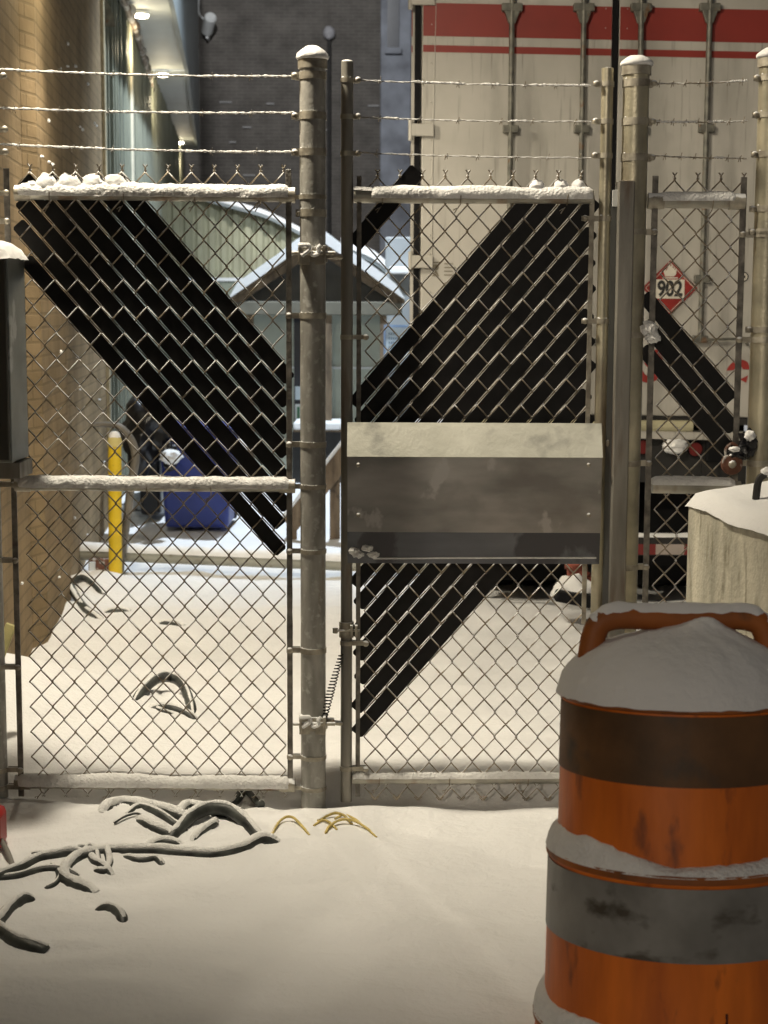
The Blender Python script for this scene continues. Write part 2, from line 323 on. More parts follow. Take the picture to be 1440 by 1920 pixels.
# ================================================================ chain link parts
W = .0685; HH = .0794
def mesh_wires(mb, node, x0, x1, z0, z1, top_twist=True, bot_twist=True, r=.0024, yy=FY-.002):
    """woven chain link fabric: neighbouring zigzag wires hooked into each other"""
    c0 = math.ceil((x0-node.x)/(W/2)); c1 = math.floor((x1-node.x)/(W/2))
    for c in range(c0, c1):
        xa = node.x+c*W/2; xb = xa+W/2
        # nodes of column c sit at z = node.z + (c%2)*HH/2 + k*HH ; of column c+1 half a cell off
        k0 = math.floor((z0-node.z)/(HH/2)); k1 = math.ceil((z1-node.z)/(HH/2)); pts = []
        jx = random.uniform(-.0012, .0012)
        for k in range(k0, k1+1):
            z = node.z+k*HH/2
            if z < z0-.001 or z > z1+.001: continue
            at_a = (k % 2) == (c % 2)
            x = (xa-.0012 if at_a else xb+.0012)+jx; sg = 1 if at_a else -1
            j = random.uniform(-.0008, .0008)
            par = 1 if c % 2 == 0 else -1      # even wires carry their rising legs in front, odd wires behind
            below = par*(1 if at_a else -1)*.0046; above = -par*(1 if at_a else -1)*.0046
            pts += [Vector((x+sg*.0045, yy+below, z-.0052)), Vector((x, yy+(below+above)/2, z+j)), Vector((x+sg*.0045, yy+above, z+.0052))]
        if len(pts) > 3: mb.tube(pts, r, 5)
    if top_twist or bot_twist:
        for c in range(c0, c1+1):
            ks = [k for k in range(-80, 80) if (k % 2) == (c % 2) and z0-.001 <= node.z+k*HH/2 <= z1+.001]
            if not ks: continue
            x = node.x+c*W/2
            for (on, k, sg) in ((top_twist, max(ks), 1), (bot_twist, min(ks), -1)):
                z = node.z+k*HH/2
                lim = (z1-z) if sg > 0 else (z-z0)
                if not on or lim > HH*.3: continue
                if sg > 0:
                    mb.tube([Vector((x, yy, z)), Vector((x+.001, yy, z+.012)), Vector((x-.006, yy, z+.022))], r, 5)
                    mb.tube([Vector((x+.002, yy-.002, z)), Vector((x, yy-.002, z+.012)), Vector((x+.007, yy, z+.021))], r, 5)
                else:
                    mb.tube([Vector((x-.012, yy, z+.006)), Vector((x, yy, z-.003)), Vector((x+.011, yy, z+.008))], r*1.25, 5)
def slat(parent, node, ref, sgn, xlo, xhi, zlo, zhi, k=0, wd=.84, yo=-.0035, jit=.01):
    """one flat strip pushed through a diagonal channel. sgn -1: falls to the right, +1: rises to the right"""
    # channel lines: z = zc + sgn*(HH/W)*(x-xc); cell centre = node + HH/2
    sl = sgn*HH/W; b_ref = ref.z-sl*ref.x; b0 = (node.z+HH/2)-sl*node.x
    n = round((b_ref-b0)/(HH)); b = b0+(n+k*1)*HH
    xa, xb = xlo, xhi
    za, zb = (zlo-b)/sl, (zhi-b)/sl
    if za > zb: za, zb = zb, za
    xa = max(xa, za); xb = min(xb, zb)
    if xb-xa < .03: return None
    xa += random.uniform(-jit, jit*.3) if xa == xlo else 0; xb += random.uniform(-jit*.3, jit) if xb == xhi else 0
    d = Vector((1, 0, sl)).normalized(); nrm = Vector((-d.z, 0, d.x)); hw = wd*W*abs(sl)/math.sqrt(1+sl*sl)/2
    A = Vector((xa, FY+yo, sl*xa+b)); B = Vector((xb, FY+yo, sl*xb+b)); c = .006
    loop = [A-nrm*(hw-c), A-nrm*hw+d*c, B-nrm*hw-d*c, B-nrm*(hw-c), B+nrm*(hw-c), B+nrm*hw-d*c, A+nrm*hw+d*c, A+nrm*(hw-c)]
    return MB().prism(loop, (0, .0028, 0)).build('slat', SLAT, parent, smooth=False)
def band(parent, x, z, r, barx, m=None, front=True, snow=True, h=.020, ang=35):
    """tension band: strap round the post with a lug and bolt at the tension bar"""
    m = m or BAND; mb = MB(); n = 28; ro = r+.0025; sg = 1 if barx > x else -1
    mb.lathe((x, FY, z), [(r+.0005, -h/2), (ro, -h/2), (ro, h/2), (r+.0005, h/2)], n)
    mb.box((min(x+sg*r*.9, barx-sg*-.010), FY-.010, z-h/2), (max(x+sg*r*.9, barx+sg*-.006+sg*.004), FY-.006, z+h/2))
    mb.box((min(x+sg*r*.9, barx), FY+.006, z-h/2), (max(x+sg*r*.9, barx), FY+.010, z+h/2))
    o = mb.build('tension_band', m, parent)
    q = MB(); ax = Matrix.Rotation(PI/2, 3, 'X')
    q.lathe((barx, FY-.012, z), [(.0095, 0), (.0095, .003), (.007, .006), (.003, .008)], 14, ax=ax)
    q.tube([(barx, FY-.01, z), (barx, FY+.018, z)], .004, 8)
    q.build('bolt', BAND, o)
    if snow:
        MB().snowbar((x-r*.9, FY-r*.35-.004, z+h/2), (x+r*.62, FY-r*.72, z+h/2), .003, .2, .0018, .004).build('snow', SNOWC, o)
    return o
def rail(parent, p0, p1, r, m=GALV, snow=True, cups=True, amp=.005, drop=.45, top=1.0, gap0=.0, seed=0):
    t = MB().tube([p0, p1], r, 18); o = t.build('rail', m, parent)
    if cups:
        L = (p1-p0).normalized()
        MB().tube([p0-L*.012, p0+L*.035], r*1.16, 18).build('rail_end_cup', BAND, o); MB().tube([p1-L*.035, p1+L*.012], r*1.16, 18).build('rail_end_cup', BAND, o)
    if snow:
        L = (p1-p0).normalized()
        MB().snowbar(p0+L*gap0, p1-L*.006, r, drop, amp, top=top, seed=seed).build('snow', SNOWC, o)
    return o
def post_shape(x, z0, z1, r, n=28):
    return MB().tube([(x, FY, z0), (x, FY, z0+(z1-z0)*.5), (x, FY, z1)], r, n)
def post_cap(parent, x, z, r, snow=.036):
    o = MB().lathe((x, FY, z), [(r+.001, -.036), (r+.005, -.036), (r+.005, -.004), (r*.9, .004), (r*.4, .008), (.002, .009)], 30).build('post_cap', BAND, parent)
    MB().lathe((x, FY, z-.006), [(.002, -.001), (r*.8, -.002), (r+.006, -.004), (r+.0095, .0), (r+.010, .005), (r+.007, snow*.38), (r*.82, snow*.72), (r*.5, snow*.93), (r*.2, snow*1.0), (.001, snow*1.01)], 34,
        fn=lambda a_, zz, th: (a_*(1+.03*noise.noise(Vector((math.cos(th)*2+x*9, math.sin(th)*2, zz*40)))), zz*(1+.10*noise.noise(Vector((math.cos(th)*a_*30, math.sin(th)*a_*30, x*7)))))).build('snow', SNOW, o, ang=80)
    return o
def barbed(parent, p0, p1, sag, snowy, seed):
    rnd = random.Random(seed); n = 60; ctr = []
    for i in range(n+1):
        u = i/n; p = p0.lerp(p1, u); p.z -= sag*4*u*(1-u); p.z += .0018*noise.noise(Vector((u*14, seed, 0)))+.0009*noise.noise(Vector((u*50, seed, 0))); ctr.append(p)
    mb = MB()
    for ph in (0, PI):
        mb.tube([c+Vector((0, math.cos(i*.9+ph), math.sin(i*.9+ph)))*.0016 for i, c in enumerate(ctr)], .0012, 5)
    k = rnd.randint(3, 7)
    while k < n-2:
        c = ctr[k]
        for s in (-1, 1):
            a = rnd.uniform(.3, 1.2)*s
            mb.tube([c+Vector((.004*s, -.004, .010*math.sin(a)+.004)), c+Vector((.002*s, 0, .003)), c, c+Vector((-.002*s, 0, -.003)), c+Vector((-.004*s, .006, -.012*math.cos(a)))], .0011, 5)
        k += rnd.randint(8, 11)
    o = mb.build('barbed_wire', WIRE, parent)
    if snowy > 0:
        s = MB(); i = 0; segs_ = []
        while i < n:
            j = min(n, i+rnd.randint(4, 14)); seg = ctr[i:j+1]
            if len(seg) >= 3 and rnd.random() < snowy:
                seg2 = catmull(seg, 3)
                s.tube([c+Vector((0, -.0005, .0016)) for c in seg2], [.0022+.0034*max(0, .30+noise.noise(Vector((q*.45, seed*3, 1)))+.5*noise.noise(Vector((q*1.6, seed*3, 9)))) if 0 < q < len(seg2)-1 else .001 for q in range(len(seg2))], 7)
                if snowy < 1: s.build('snow', SNOWC, o); s = MB()
            i = j
        if s.v: s.build('snow', SNOWC, o)
    return o
def tie(parent, x, z, r, m=WIRE):
    mb = MB(); pts = [(x-.004+.001*math.cos(a), FY-(r+.003)*math.cos(a-PI/2)*0-(r+.0035)*math.sin(a), z+(r+.0035)*math.cos(a)) for a in [i*PI/8 for i in range(9)]]
    pts += [(x-.016, FY-.006, z-r-.018), (x-.022, FY-.004, z-r-.028)]; mb.tube(pts, .0017, 5)
    mb.tube([(x-.014, FY-.004, z-r-.014), (x-.02, FY-.012, z-r-.016), (x-.026, FY-.006, z-r-.020)], .0015, 5)
    return mb.build('tie_wire', m, parent)
def bar(parent, x, z0, z1, w=.0085, m=BAR):
    mb = MB(); n = 40; o = 0; rows = []
    for i in range(n+1):
        z = z0+(z1-z0)*i/n; k = w*(1+.10*noise.noise(Vector((x*9, z*22, 0)))); rows.append((z, k))
    vs_ = []; fs_ = []
    for z, k in rows: vs_ += [(x-k, FY-.009, z), (x+k, FY-.009, z), (x+k, FY-.002, z), (x-k, FY-.002, z)]
    for i in range(n):
        for q in range(4): fs_.append((i*4+q, i*4+(q+1) % 4, (i+1)*4+(q+1) % 4, (i+1)*4+q))
    fs_ += [(3, 2, 1, 0), (n*4, n*4+1, n*4+2, n*4+3)]
    mb.add(vs_, fs_); return mb.build('tension_bar', m, parent, bevel=.001)
fx = lambda px, py=960: fp(px, py).x
fz = lambda py, px=720: fp(px, py).z
# ---------------------------------------------------------------- left fence section
LF = thing('chain_link_fence', (fx(587, 1500), FY, 0), 'left chain link fence section with black slats falling to the right and snowy rails', 'fence')
xp = fx(587); rp = .0385
po = post_shape(xp, -.15, fz(104, 587), rp).build('post', GALVF, LF); post_cap(po, xp, fz(106, 587), rp)
for py in (135, 210, 278):
    o = band(po, xp, fz(py+8, 587), rp, xp-rp-.014, h=.022)
band(po, xp, fz(400, 587), rp, xp-rp-.002, h=.022)
xb1 = fx(543); xb0 = fx(28)
for py in (370, 592, 833, 912, 1033, 1218, 1418, 1476): band(po, xp, fz(py, 587), rp, xb1, h=.017 if py in (592, 833, 1218) else .013)
bar(LF, xb1, fz(1482, 543), fz(318, 543)); bar(LF, xb0, fz(1492, 28), fz(316, 28))
for a, b, sd in ((362, 366, 1), (908, 911, 5), (1466, 1471, 9)):
    o = rail(LF, fp(36, a), fp(546, b), .0205 if sd != 5 else .0195, GALV, amp=.0060, drop=.34, seed=sd)
    for tx in ((110, 245, 375, 495) if sd == 1 else (280, 400) if sd == 5 else (70, 200, 365, 485)):
        tie(o, fx(tx), fp(tx, a+4).z, .021)
nodeL = fp(381, 399)
mb = MB(); mesh_wires(mb, nodeL, fx(32), fx(545), fz(1506, 300), fz(321, 300)); mb.build('mesh', WIRE, LF)
ref = fp(258, 379)
for k in range(8):
    zlo = fz(1030, 400) if k == 7 else fz(985, 400) if k == 6 else fz(1060, 400)
    xh = (538, 540, 536, 539, 537, 540, 534, 523)[k]; xl = (30, 30, 30, 30, 30, 36, 34, 46)[k]
    slat(LF, nodeL, ref, -1, fx(xl, 430), fx(xh, 800), zlo, fz(334, 300) if k < 5 else fz(376, 300), -k)
# humps of snow on the slat tips above the rail
for q, hx in enumerate((88, 131, 176, 218, 62)):
    c = fp(hx, 350); MB().blob((c.x, FY+.004, c.z), (.041 if q < 4 else .022, .024, .038 if q < 4 else .02), .3, 2.2, 18, 10, seed=q).build('snow', SNOW, LF)
# far left post, mostly out of the picture
xl = fx(-22); lp = post_shape(xl, -.15, fz(100, 0), rp).build('post', GALVF, LF); post_cap(lp, xl, fz(102, 0), rp)
for i, (y0, y1) in enumerate(((131, 144), (203, 212), (271, 286))):
    barbed(LF, fp(-2, y0), fp(553, y1), .006, 1.0, i+1)
for py in (143, 243, 285, 362, 415, 908, 1050, 1250, 1442, 1474): band(lp, xl, fz(py, 20), rp, xb0, h=.015, snow=py in (243, 908, 1442))
# ---------------------------------------------------------------- hinges (part of the post) and coil spring
def hinge(py, big):
    z = fz(py, 587); mb = MB()
    mb.lathe((xp, FY, z), [(rp+.001, -.022), (rp+.006, -.022), (rp+.006, .022), (rp+.001, .022)], 30)
    for s in (-1, 1): mb.box((xp+s*.036-.004, FY-rp-.022, z-.026), (xp+s*.036+.004, FY-rp+.03, z+.026))
    mb.box((xp-.041, FY-rp-.010, z-.030), (xp-.008, FY-rp-.004, z+.022)); mb.box((xp+.008, FY-rp-.010, z-.030), (xp+.040, FY-rp-.004, z+.022))
    mb.tube([(xp-.06, FY-rp-.012, z+.004), (xp+.07, FY-rp-.012, z+.004)], .006, 8)
    mb.tube([(xp+.04, FY-.004, z-.002), (fx(648, py), FY-.006, z-.006)], .0085, 10)
    mb.lathe((xp+.052, FY-.004, z), [(.013, -.010), (.013, .010)], 12)
    o = mb.build('hinge', BAND, po, bevel=.001)
    s = MB()
    s.tube(catmull([(xp-.040, FY-rp-.02, z+.026), (xp-.012, FY-rp-.02, z+.027), (xp-.008, FY-rp-.02, z+.014), (xp-.022, FY-rp-.022, z+.002), (xp-.030, FY-rp-.02, z-.004)], 5), [.005+.0035*abs(noise.noise(Vector((i*.7, py, 0))))+.001 for i in range(21)], 8)
    s2 = MB(); s2.tube(catmull([(xp+.026, FY-rp-.02, z+.028), (xp+.018, FY-rp-.02, z+.018), (xp+.020, FY-rp-.02, z+.004), (xp+.006, FY-rp-.02, z-.003), (xp-.004, FY-rp-.02, z+.002)], 5), [.005+.004*abs(noise.noise(Vector((i*.9, py, 4)))) for i in range(21)], 8)
    s.build('snow', SNOW, o); s2.build('snow', SNOW, o); return z
hinge(478, 1); zh = hinge(1352, 0)
sp = MB(); A = fp(606, 1345, -.01); B = fp(640, 1225, -.012); pts = []
for i in range(20*14+1):
    u = i/(20*14); r = .0125*(1-.5*u**2); th = u*20*2*PI; c = A.lerp(B, u)
    pts.append(c+Vector((math.cos(th)*r, math.sin(th)*r, 0)))
sp.tube(pts, .0019, 6); sp.tube([B, fp(641, 1195, -.012)], .002, 6); tag(sp.build('spring', DARKM, po), None)
# ---------------------------------------------------------------- gate
GT = thing('chain_link_gate', (fx(650, 1500), FY, 0), 'narrow chain link gate with folded sheet metal shroud and black slats rising to the right', 'gate')
xg0 = fx(650); xg1 = fx(1122); rg = .0178
for x, t, b_, nm in ((xg0, 116, 1502, 0), (xg1, 128, 1502, 1)):
    o = post_shape(x, fz(b_, 650), fz(t, 650 if nm == 0 else 1122), rg, 20).build('upright', STEELP if nm == 0 else GALVG, GT)
    MB().blob((x, FY, fz(t, 650)), (rg*.98, rg*.98, .006), .1, 3, 16, 8).build('snow', SNOW, o)
    if nm == 0:
        for py in (150, 218, 287): band(o, x, fz(py+1, 650), rg, x+.032, h=.014, snow=py == 150)
        for py in (632, 1205, 1440): band(o, x, fz(py, 650), rg, fx(686, py), h=.014, snow=False)
        mb = MB(); z = fz(1180, 650)
        mb.lathe((x, FY, z), [(rg+.001, -.024), (rg+.005, -.024), (rg+.005, .024), (rg+.001, .024)], 24); mb.box((x+.012, FY-.035, z-.018), (x+.020, FY+.01, z+.018)); mb.box((x+.026, FY-.035, z-.018), (x+.034, FY+.01, z+.018))
        mb.tube([(x-.034, FY-.02, z), (x+.04, FY-.02, z)], .004, 8); mb.lathe((x-.034, FY-.02, z), [(.008, -.008), (.008, .008)], 6); mb.build('clamp', BAND, o)
    else:
        for py in (158, 228, 292, 410, 602): band(o, x, fz(py, 1122), rg, fx(1096, py) if py > 300 else x-.034, BAND, h=.015, snow=py > 300)
bar(GT, fx(672), fz(1492, 672), fz(330, 672), .007); bar(GT, fx(1098), fz(1170, 1098), fz(366, 1098), .007, BAND)
o = rail(GT, fp(663, 368), fp(1112, 370), .0205, GALV, snow=False, cups=False)
MB().snowbar(fp(697, 367), fp(1110, 369), .0205, .35, .005, seed=3).build('snow', SNOWC, o)
MB().snowbar(fp(664, 364), fp(697, 366), .0205, -.5, .002, seed=3, taper=False).build('snow', SNOWC, o)
for tx in (718, 860, 1055): tie(o, fx(tx), fz(368), .021)
o = rail(GT, fp(660, 1460), fp(1114, 1459), .0165, GALV, snow=False, cups=False)
MB().snowbar(fp(662, 1459), fp(1112, 1458), .0165, -.1, .003, seed=13).build('snow', SNOWC, o)
for tx in (716, 850, 1000): tie(o, fx(tx), fz(1460), .017)
W = .0672; HH = .0793
nodeG = fp(791.7, 433.6)
mb = MB(); mesh_wires(mb, nodeG, fx(671), fx(1106), fz(1506, 800), fz(330, 800)); mb.build('mesh', WIRE, GT)
ref = fp(975, 387)
for k in range(0, 14):
    xl, xh = fx(667+(k*13) % 9, 1100), fx(1106, 600)
    slat(GT, nodeG, ref, 1, xl, xh, fz(1378 if k > 10 else 1300, 700), fz(355 if k in (6, 7, 8, 9) else 372, 900), -k)
slat(GT, nodeG, fp(728, 385), 1, fx(664, 450), fx(788, 450), fz(475, 700), fz(318, 780), 0, wd=.98, jit=0)
for hx in (1007, 1052, 1085):
    c = fp(hx, 352); MB().blob((c.x, FY+.004, c.z-.002), (.024, .018, .026), .25, 2.2, 16, 10, seed=hx*.1).build('snow', SNOW, GT)
for i, (y0, y1) in enumerate(((150, 161), (220, 228), (286, 296))): barbed(GT, fp(668, y0), fp(1108, y1), .004, (.55, .35, .12)[i], i+11)
# folded shroud over the latch
za, zb_, zc, zd = fz(790, 880), fz(849, 880), fz(987, 880), fz(1048, 880)
def folded(prof, x0, x1, name, m, par, seed=0):
    t = .0016; outer = [Vector((0, y, z)) for y, z in prof]; inner = [Vector((0, y+t*1.6, z)) for y, z in prof[::-1]]
    loop = outer+inner; n = 46; vs_ = []; fs_ = []; m_ = len(loop)
    for i in range(n+1):
        x = x0+(x1-x0)*i/n
        for p in loop: vs_.append(Vector((x, p.y+.0022*noise.noise(Vector((x*5, p.z*9, seed))), p.z)))
    for i in range(n):
        for k in range(m_): fs_.append((i*m_+k, i*m_+(k+1) % m_, (i+1)*m_+(k+1) % m_, (i+1)*m_+k))
    fs_ += [tuple(range(m_))[::-1], tuple(range(n*m_, n*m_+m_))]
    return MB().add(vs_, fs_).build(name, m, par, ang=15)
kx = (FY-.075)/FY
sh = folded([(FY-.108, zb_-.0), (FY-.107, zc-.004)], fx(652)*kx, fx(1124)*kx, 'shroud', SHEET, GT)
LITZINC = noise_mask(mat('lit_top_zinc', (.54, .54, .47), .6, .15, .06, 9, .12, 90, (.62, .62, .55), (1, 1, 2)), 6, .58, .66, (.40, .40, .36), (1.3, 1, 1.4), 4)  # paler zinc: lamp light on the top face put into its colour
folded([(FY-.066, za), (FY-.112, zb_-.003)], fx(651)*kx, fx(1125)*kx, 'upper_plate', LITZINC, GT, 2)
ZINC = noise_mask(mat('dark_zinc', (.155, .165, .185), .5, .55, .10, 3, .04, 12, (.20, .21, .23), (1, 1, 4)), 5, .55, .60, (.10, .10, .11), (1.5, 1, 1), 4)  # lower face set darker and bluer than the shroud face
folded([(FY-.103, zc+.010), (FY-.092, zd)], fx(652)*kx, fx(1124)*kx, 'lower_plate', ZINC, GT, 5)
mb = MB()
for px, py in ((664, 1033), (688, 1028), (700, 1040), (672, 1040)):
    c = P(px, py, FY-.098); mb.blob(c, (.018, .004, .010), .5, 2.5, 14, 8, seed=px)
mb.tube([P(700, 1047, FY-.094), P(900, 1046, FY-.094), P(1118, 1046, FY-.094)], .0028, 6)  # pale strip drawn in for light along the lower plate's bottom edge
mb.build('frost', SNOWC, sh)
mb = MB(); 
for px in (690, 1085):
    for py in (800, 1040): mb.tube([P(px, py, FY-.05), P(px, py, FY-.01)], .006, 8)
mb.build('mounting_bolt', BAND, sh)
for px in (672, 1104):
    for py in (872, 966):
        c = P(px, py, FY-.112 if py > 850 else FY-.085); MB().lathe(c, [(.0065, -.001), (.0065, .002), (.004, .004), (.001, .0045)], 12, ax=Matrix.Rotation(PI/2, 3, 'X')).build('rivet', BAND, sh)
# ---------------------------------------------------------------- right fence section
RF = thing('chain_link_fence', (fx(1186, 1500), FY, 0), 'right chain link fence section between two golden capped posts with three black slats', 'fence')
xr = fx(1185, 500); rr_ = .0385
pr = post_shape(xr, -.15, fz(118, 1186), rr_).build('post', GALVG, RF); post_cap(pr, xr, fz(118, 1186), rr_, .028)
xq = fx(1427, 500)+.014
pq = post_shape(xq, -.15, fz(103, 1430), rr_*1.0).build('post', GALVG, RF); post_cap(pq, xq, fz(103, 1430), rr_, .028)
xc0, xc1 = fx(1222, 600), fx(1386, 600)
for py in (157, 229, 296): band(pr, xr, fz(py, 1186), rr_, xr+rr_+.012, BAND, h=.022)
for py in (147, 216, 290, 392, 435, 618): band(pq, xq, fz(py, 1420), rr_, xq-rr_-.008, BAND, h=.018, snow=py < 400)
for py in (435, 628, 868, 1062): band(pr, xr, fz(py, 1200), rr_, xc0, BAND, h=.017, snow=False)
for py in (440, 637, 868): band(pq, xq, fz(py, 1400), rr_, xc1, BAND, h=.017, snow=False)
bar(RF, xc0, fz(1200, 1222), fz(330, 1222), .009); bar(RF, xc1, fz(1200, 1386), fz(332, 1386), .009)
o = rail(RF, fp(1222, 377), fp(1388, 378), .021, GALV, snow=False); MB().snowbar(fp(1240, 376), fp(1376, 376), .021, .1, .003, seed=23).build('snow', SNOWC, o)
o = rail(RF, fp(1222, 912), fp(1388, 915), .021, GALV, snow=False, cups=False); MB().snowbar(fp(1222, 910), fp(1376, 912), .021, -.15, .004, seed=26).build('snow', SNOWC, o)
tie(o, fx(1320), fz(378), .021)
rail(RF, fp(1222, 1468), fp(1388, 1468), .0165, GALV, snow=False, cups=False)
W = .0688; HH = .0790
nodeR = fp(1261.7, 438.3)
mb = MB(); mesh_wires(mb, nodeR, fx(1216), fx(1393), fz(1500, 1300), fz(337, 1300)); mb.build('mesh', WIRE, RF)
ref = fp(1303, 655)
for k, (a, b_, t, bt) in enumerate(((1206, 1370, 535, 745), (1208, 1376, 572, 810), (1206, 1386, 640, 850))):
    slat(RF, nodeR, ref, -1, fx(a, 600), fx(b_, 800), fz(bt+8, 1380), fz(t, 1210), -k, wd=.86, jit=0)
for i, (y0, y1) in enumerate(((157, 152), (229, 227), (292, 297))): barbed(RF, fp(1226, y0), fp(1402, y1), .002, .12, i+31)
# strike jamb: channel and flat bar welded to the post
def vbox(px0, px1, py0, py1, y0, y1, name, m, par, bev=.002):
    a = P(px0, py0, y0); b_ = P(px1, py1, y0); xa_, xb2_ = P(px0, 760, y0).x, P(px1, 760, y0).x
    return MB().box((xa_, y0, b_.z), (xb2_, y1, a.z)).build(name, m, par, smooth=False, bevel=bev)
vbox(1126, 1150, 386, 1560, FY-.005, FY+.05, 'jamb_channel', mat('jamb_dark', (.12, .125, .12), .5, .4, .15, 5, .08, 60, (.17, .175, .165), (4, 4, .5)), RF)
vbox(1152, 1181, 338, 1545, FY-.05, FY+.02, 'jamb_tube', STEELP, RF, .003)
MB().box((fx(1134), FY-.02, fz(388, 1140)), (fx(1160), FY-.014, fz(357, 1140))).build('strike_plate', WHITEM, RF, smooth=False, bevel=.001)
mb = MB(); c = fp(1138, 830, -.012); mb.blob(c, (.006, .003, .010), .2, 2); mb.build('weld_spot', BAND, RF)
# padlock, tape and rag caught on the right tension bar
pk = thing('padlock', fp(1368, 862, -.03), 'round rusty padlock hanging on the right fence bar below the black slats', 'padlock')
ax = Matrix.Rotation(PI/2, 3, 'X'); c = fp(1368, 868, -.03)
MB().lathe(c, [(.020, -.012), (.031, -.010), (.034, 0), (.031, .010), (.020, .012)], 26, ax=ax).build('lock_body', RUST, pk)
MB().tube(catmull([c+Vector((-.017, 0, .02)), c+Vector((-.019, 0, .045)), c+Vector((0, 0, .062)), c+Vector((.019, 0, .045)), c+Vector((.017, 0, .02))], 6), .0048, 8).build('shackle', RUST, pk)
MB().blob(c+Vector((0, -.013, 0)), (.012, .005, .012), .2, 2).build('keyhole_cover', BAND, pk)
rg_ = thing('rag', fp(1395, 830, -.02), 'crumpled black plastic rag with snow knotted to the right post', 'rag')
MB().blob(fp(1396, 832, -.035), (.026, .022, .040), .6, 2.6, 26, 18, seed=3).build('plastic', BAG, rg_)
MB().blob(fp(1378, 848, -.03), (.030, .018, .018), .6, 3, 22, 14, seed=4).build('plastic', BAG, rg_)
MB().blob(fp(1399, 815, -.05), (.018, .016, .016), .35, 3, 18, 12, seed=5).build('snow', SNOW, rg_)
MB().blob(fp(1372, 840, -.045), (.018, .010, .008), .35, 3, 18, 12, seed=6).build('snow', SNOW, rg_)
tp = MB(); c = fp(1213, 615, -.03); tp.blob(c, (.026, .018, .020), .5, 2.5, 22, 14, seed=8); tp.blob(c+Vector((.012, -.004, -.028)), (.022, .014, .016), .5, 3, 18, 12, seed=9)
tag(tp.build('ice_clump', SNOWC, None, origin=c), 'dirty lump of ice stuck to the fence beside the capped post, above the slats', 'ice')
# ---------------------------------------------------------------- electrical box on the left post
EB = thing('electrical_box', P(-10, 860, 4.66), 'tall galvanised electrical box with dark door and snow cap at the left picture edge', 'electrical box')
bx1 = P(14, 600, 4.64).x; bz0, bz1 = P(20, 866, 4.7).z, P(20, 478, 4.7).z
MB().box((bx1-.30, 4.66, bz0), (bx1, 4.875, bz1)).build('cabinet', noise_mask(mat('box_zinc', (.30, .32, .31), .35, .7, .12, 5, .05, 30, (.42, .44, .42)), 7, .6, .64, (.6, .62, .62), None, 7), EB, smooth=False, bevel=.003)
MB().box((bx1-.29, 4.640, bz0+.01), (bx1-.004, 4.657, bz1-.006)).build('door', mat('box_door', (.07, .068, .06), .5, .2, .15, 5), EB, smooth=False, bevel=.003)
sb = MB(); n = 20; vs_ = []; fs_ = []
for i in range(n+1):
    for j in range(n+1):
        u, v = i/n*2-1, j/n*2-1; e = (1-abs(u)**6)*(1-abs(v)**6)
        vs_.append((bx1-.15+u*.162, 4.76+v*.125, bz1+.002+.045*e**.5*(.75+.5*math.exp(-((u+.1)/.8)**2))+.006*noise.noise(Vector((u*3, v*3, 0))) - .012*max(abs(u), abs(v))**8))
for i in range(n):
    for j in range(n): fs_.append((i*(n+1)+j, (i+1)*(n+1)+j, (i+1)*(n+1)+j+1, i*(n+1)+j+1))
sb.add(vs_, fs_).build('snow', SNOW, EB)
MB().box((bx1-.3, 4.70, bz0-.05), (bx1+.012, 4.87, bz0-.003)).build('bracket', STEELP, EB, smooth=False, bevel=.002)
# ================================================================ drum
DY = 3.12; dc = P(1277, 1292, DY); dx, dy = dc.x, DY
zr = lambda py: P(1200, py, DY).z
DR = thing('traffic_drum', (dx, dy, 0), 'large orange traffic drum with snow heaped on its lid, close at the lower right', 'traffic drum')
zt = zr(1302)
z1_, z2_ = zr(1590), zr(1886)
segs = [('lid', ORANGE, [(.0, zt-.004), (.236, zt-.004), (.2385, zt+.003), (.2385, zt+.012), (.232, zt+.016), (.15, zt+.022), (.0, zt+.024)]),]
body = [(.231, zt-.006), (.238, z1_+.024), (.259, z1_+.012), (.259, z1_), (.255, z1_-.006), (.262, z2_+.024), (.283, z2_+.010), (.283, z2_-.002), (.279, z2_-.010), (.288, .04), (.294, .03), (.30, -.03)]
MB().lathe((dx, dy, 0), body, 72).build('body', ORANGE, DR, ang=50)
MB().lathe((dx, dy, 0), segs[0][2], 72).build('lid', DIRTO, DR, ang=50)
def br_(z):
    for (ra, za_), (rb, zb2) in zip(body, body[1:]):
        if zb2 <= z <= za_: return ra+(rb-ra)*(za_-z)/max(1e-6, za_-zb2)
    return body[-1][0]
def sheet(za_, zb2, m, nm='reflective_band'):
    r0, r1 = br_(za_), br_(zb2)
    return MB().lathe((dx, dy, 0), [(r0-.004, za_), (r0+.0022, za_), (r1+.0022, zb2), (r1-.004, zb2)], 72).build(nm, m, DR, ang=50)
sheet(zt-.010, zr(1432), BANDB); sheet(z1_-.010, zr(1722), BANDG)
for zz_, r0_ in ((z1_, .259), (z2_, .283)): MB().lathe((dx, dy, 0), [(r0_-.006, zz_-.005), (r0_+.0015, zz_-.001), (r0_+.0015, zz_+.013), (r0_-.006, zz_+.016)], 72).build('rim', DIRTO, DR, ang=50)
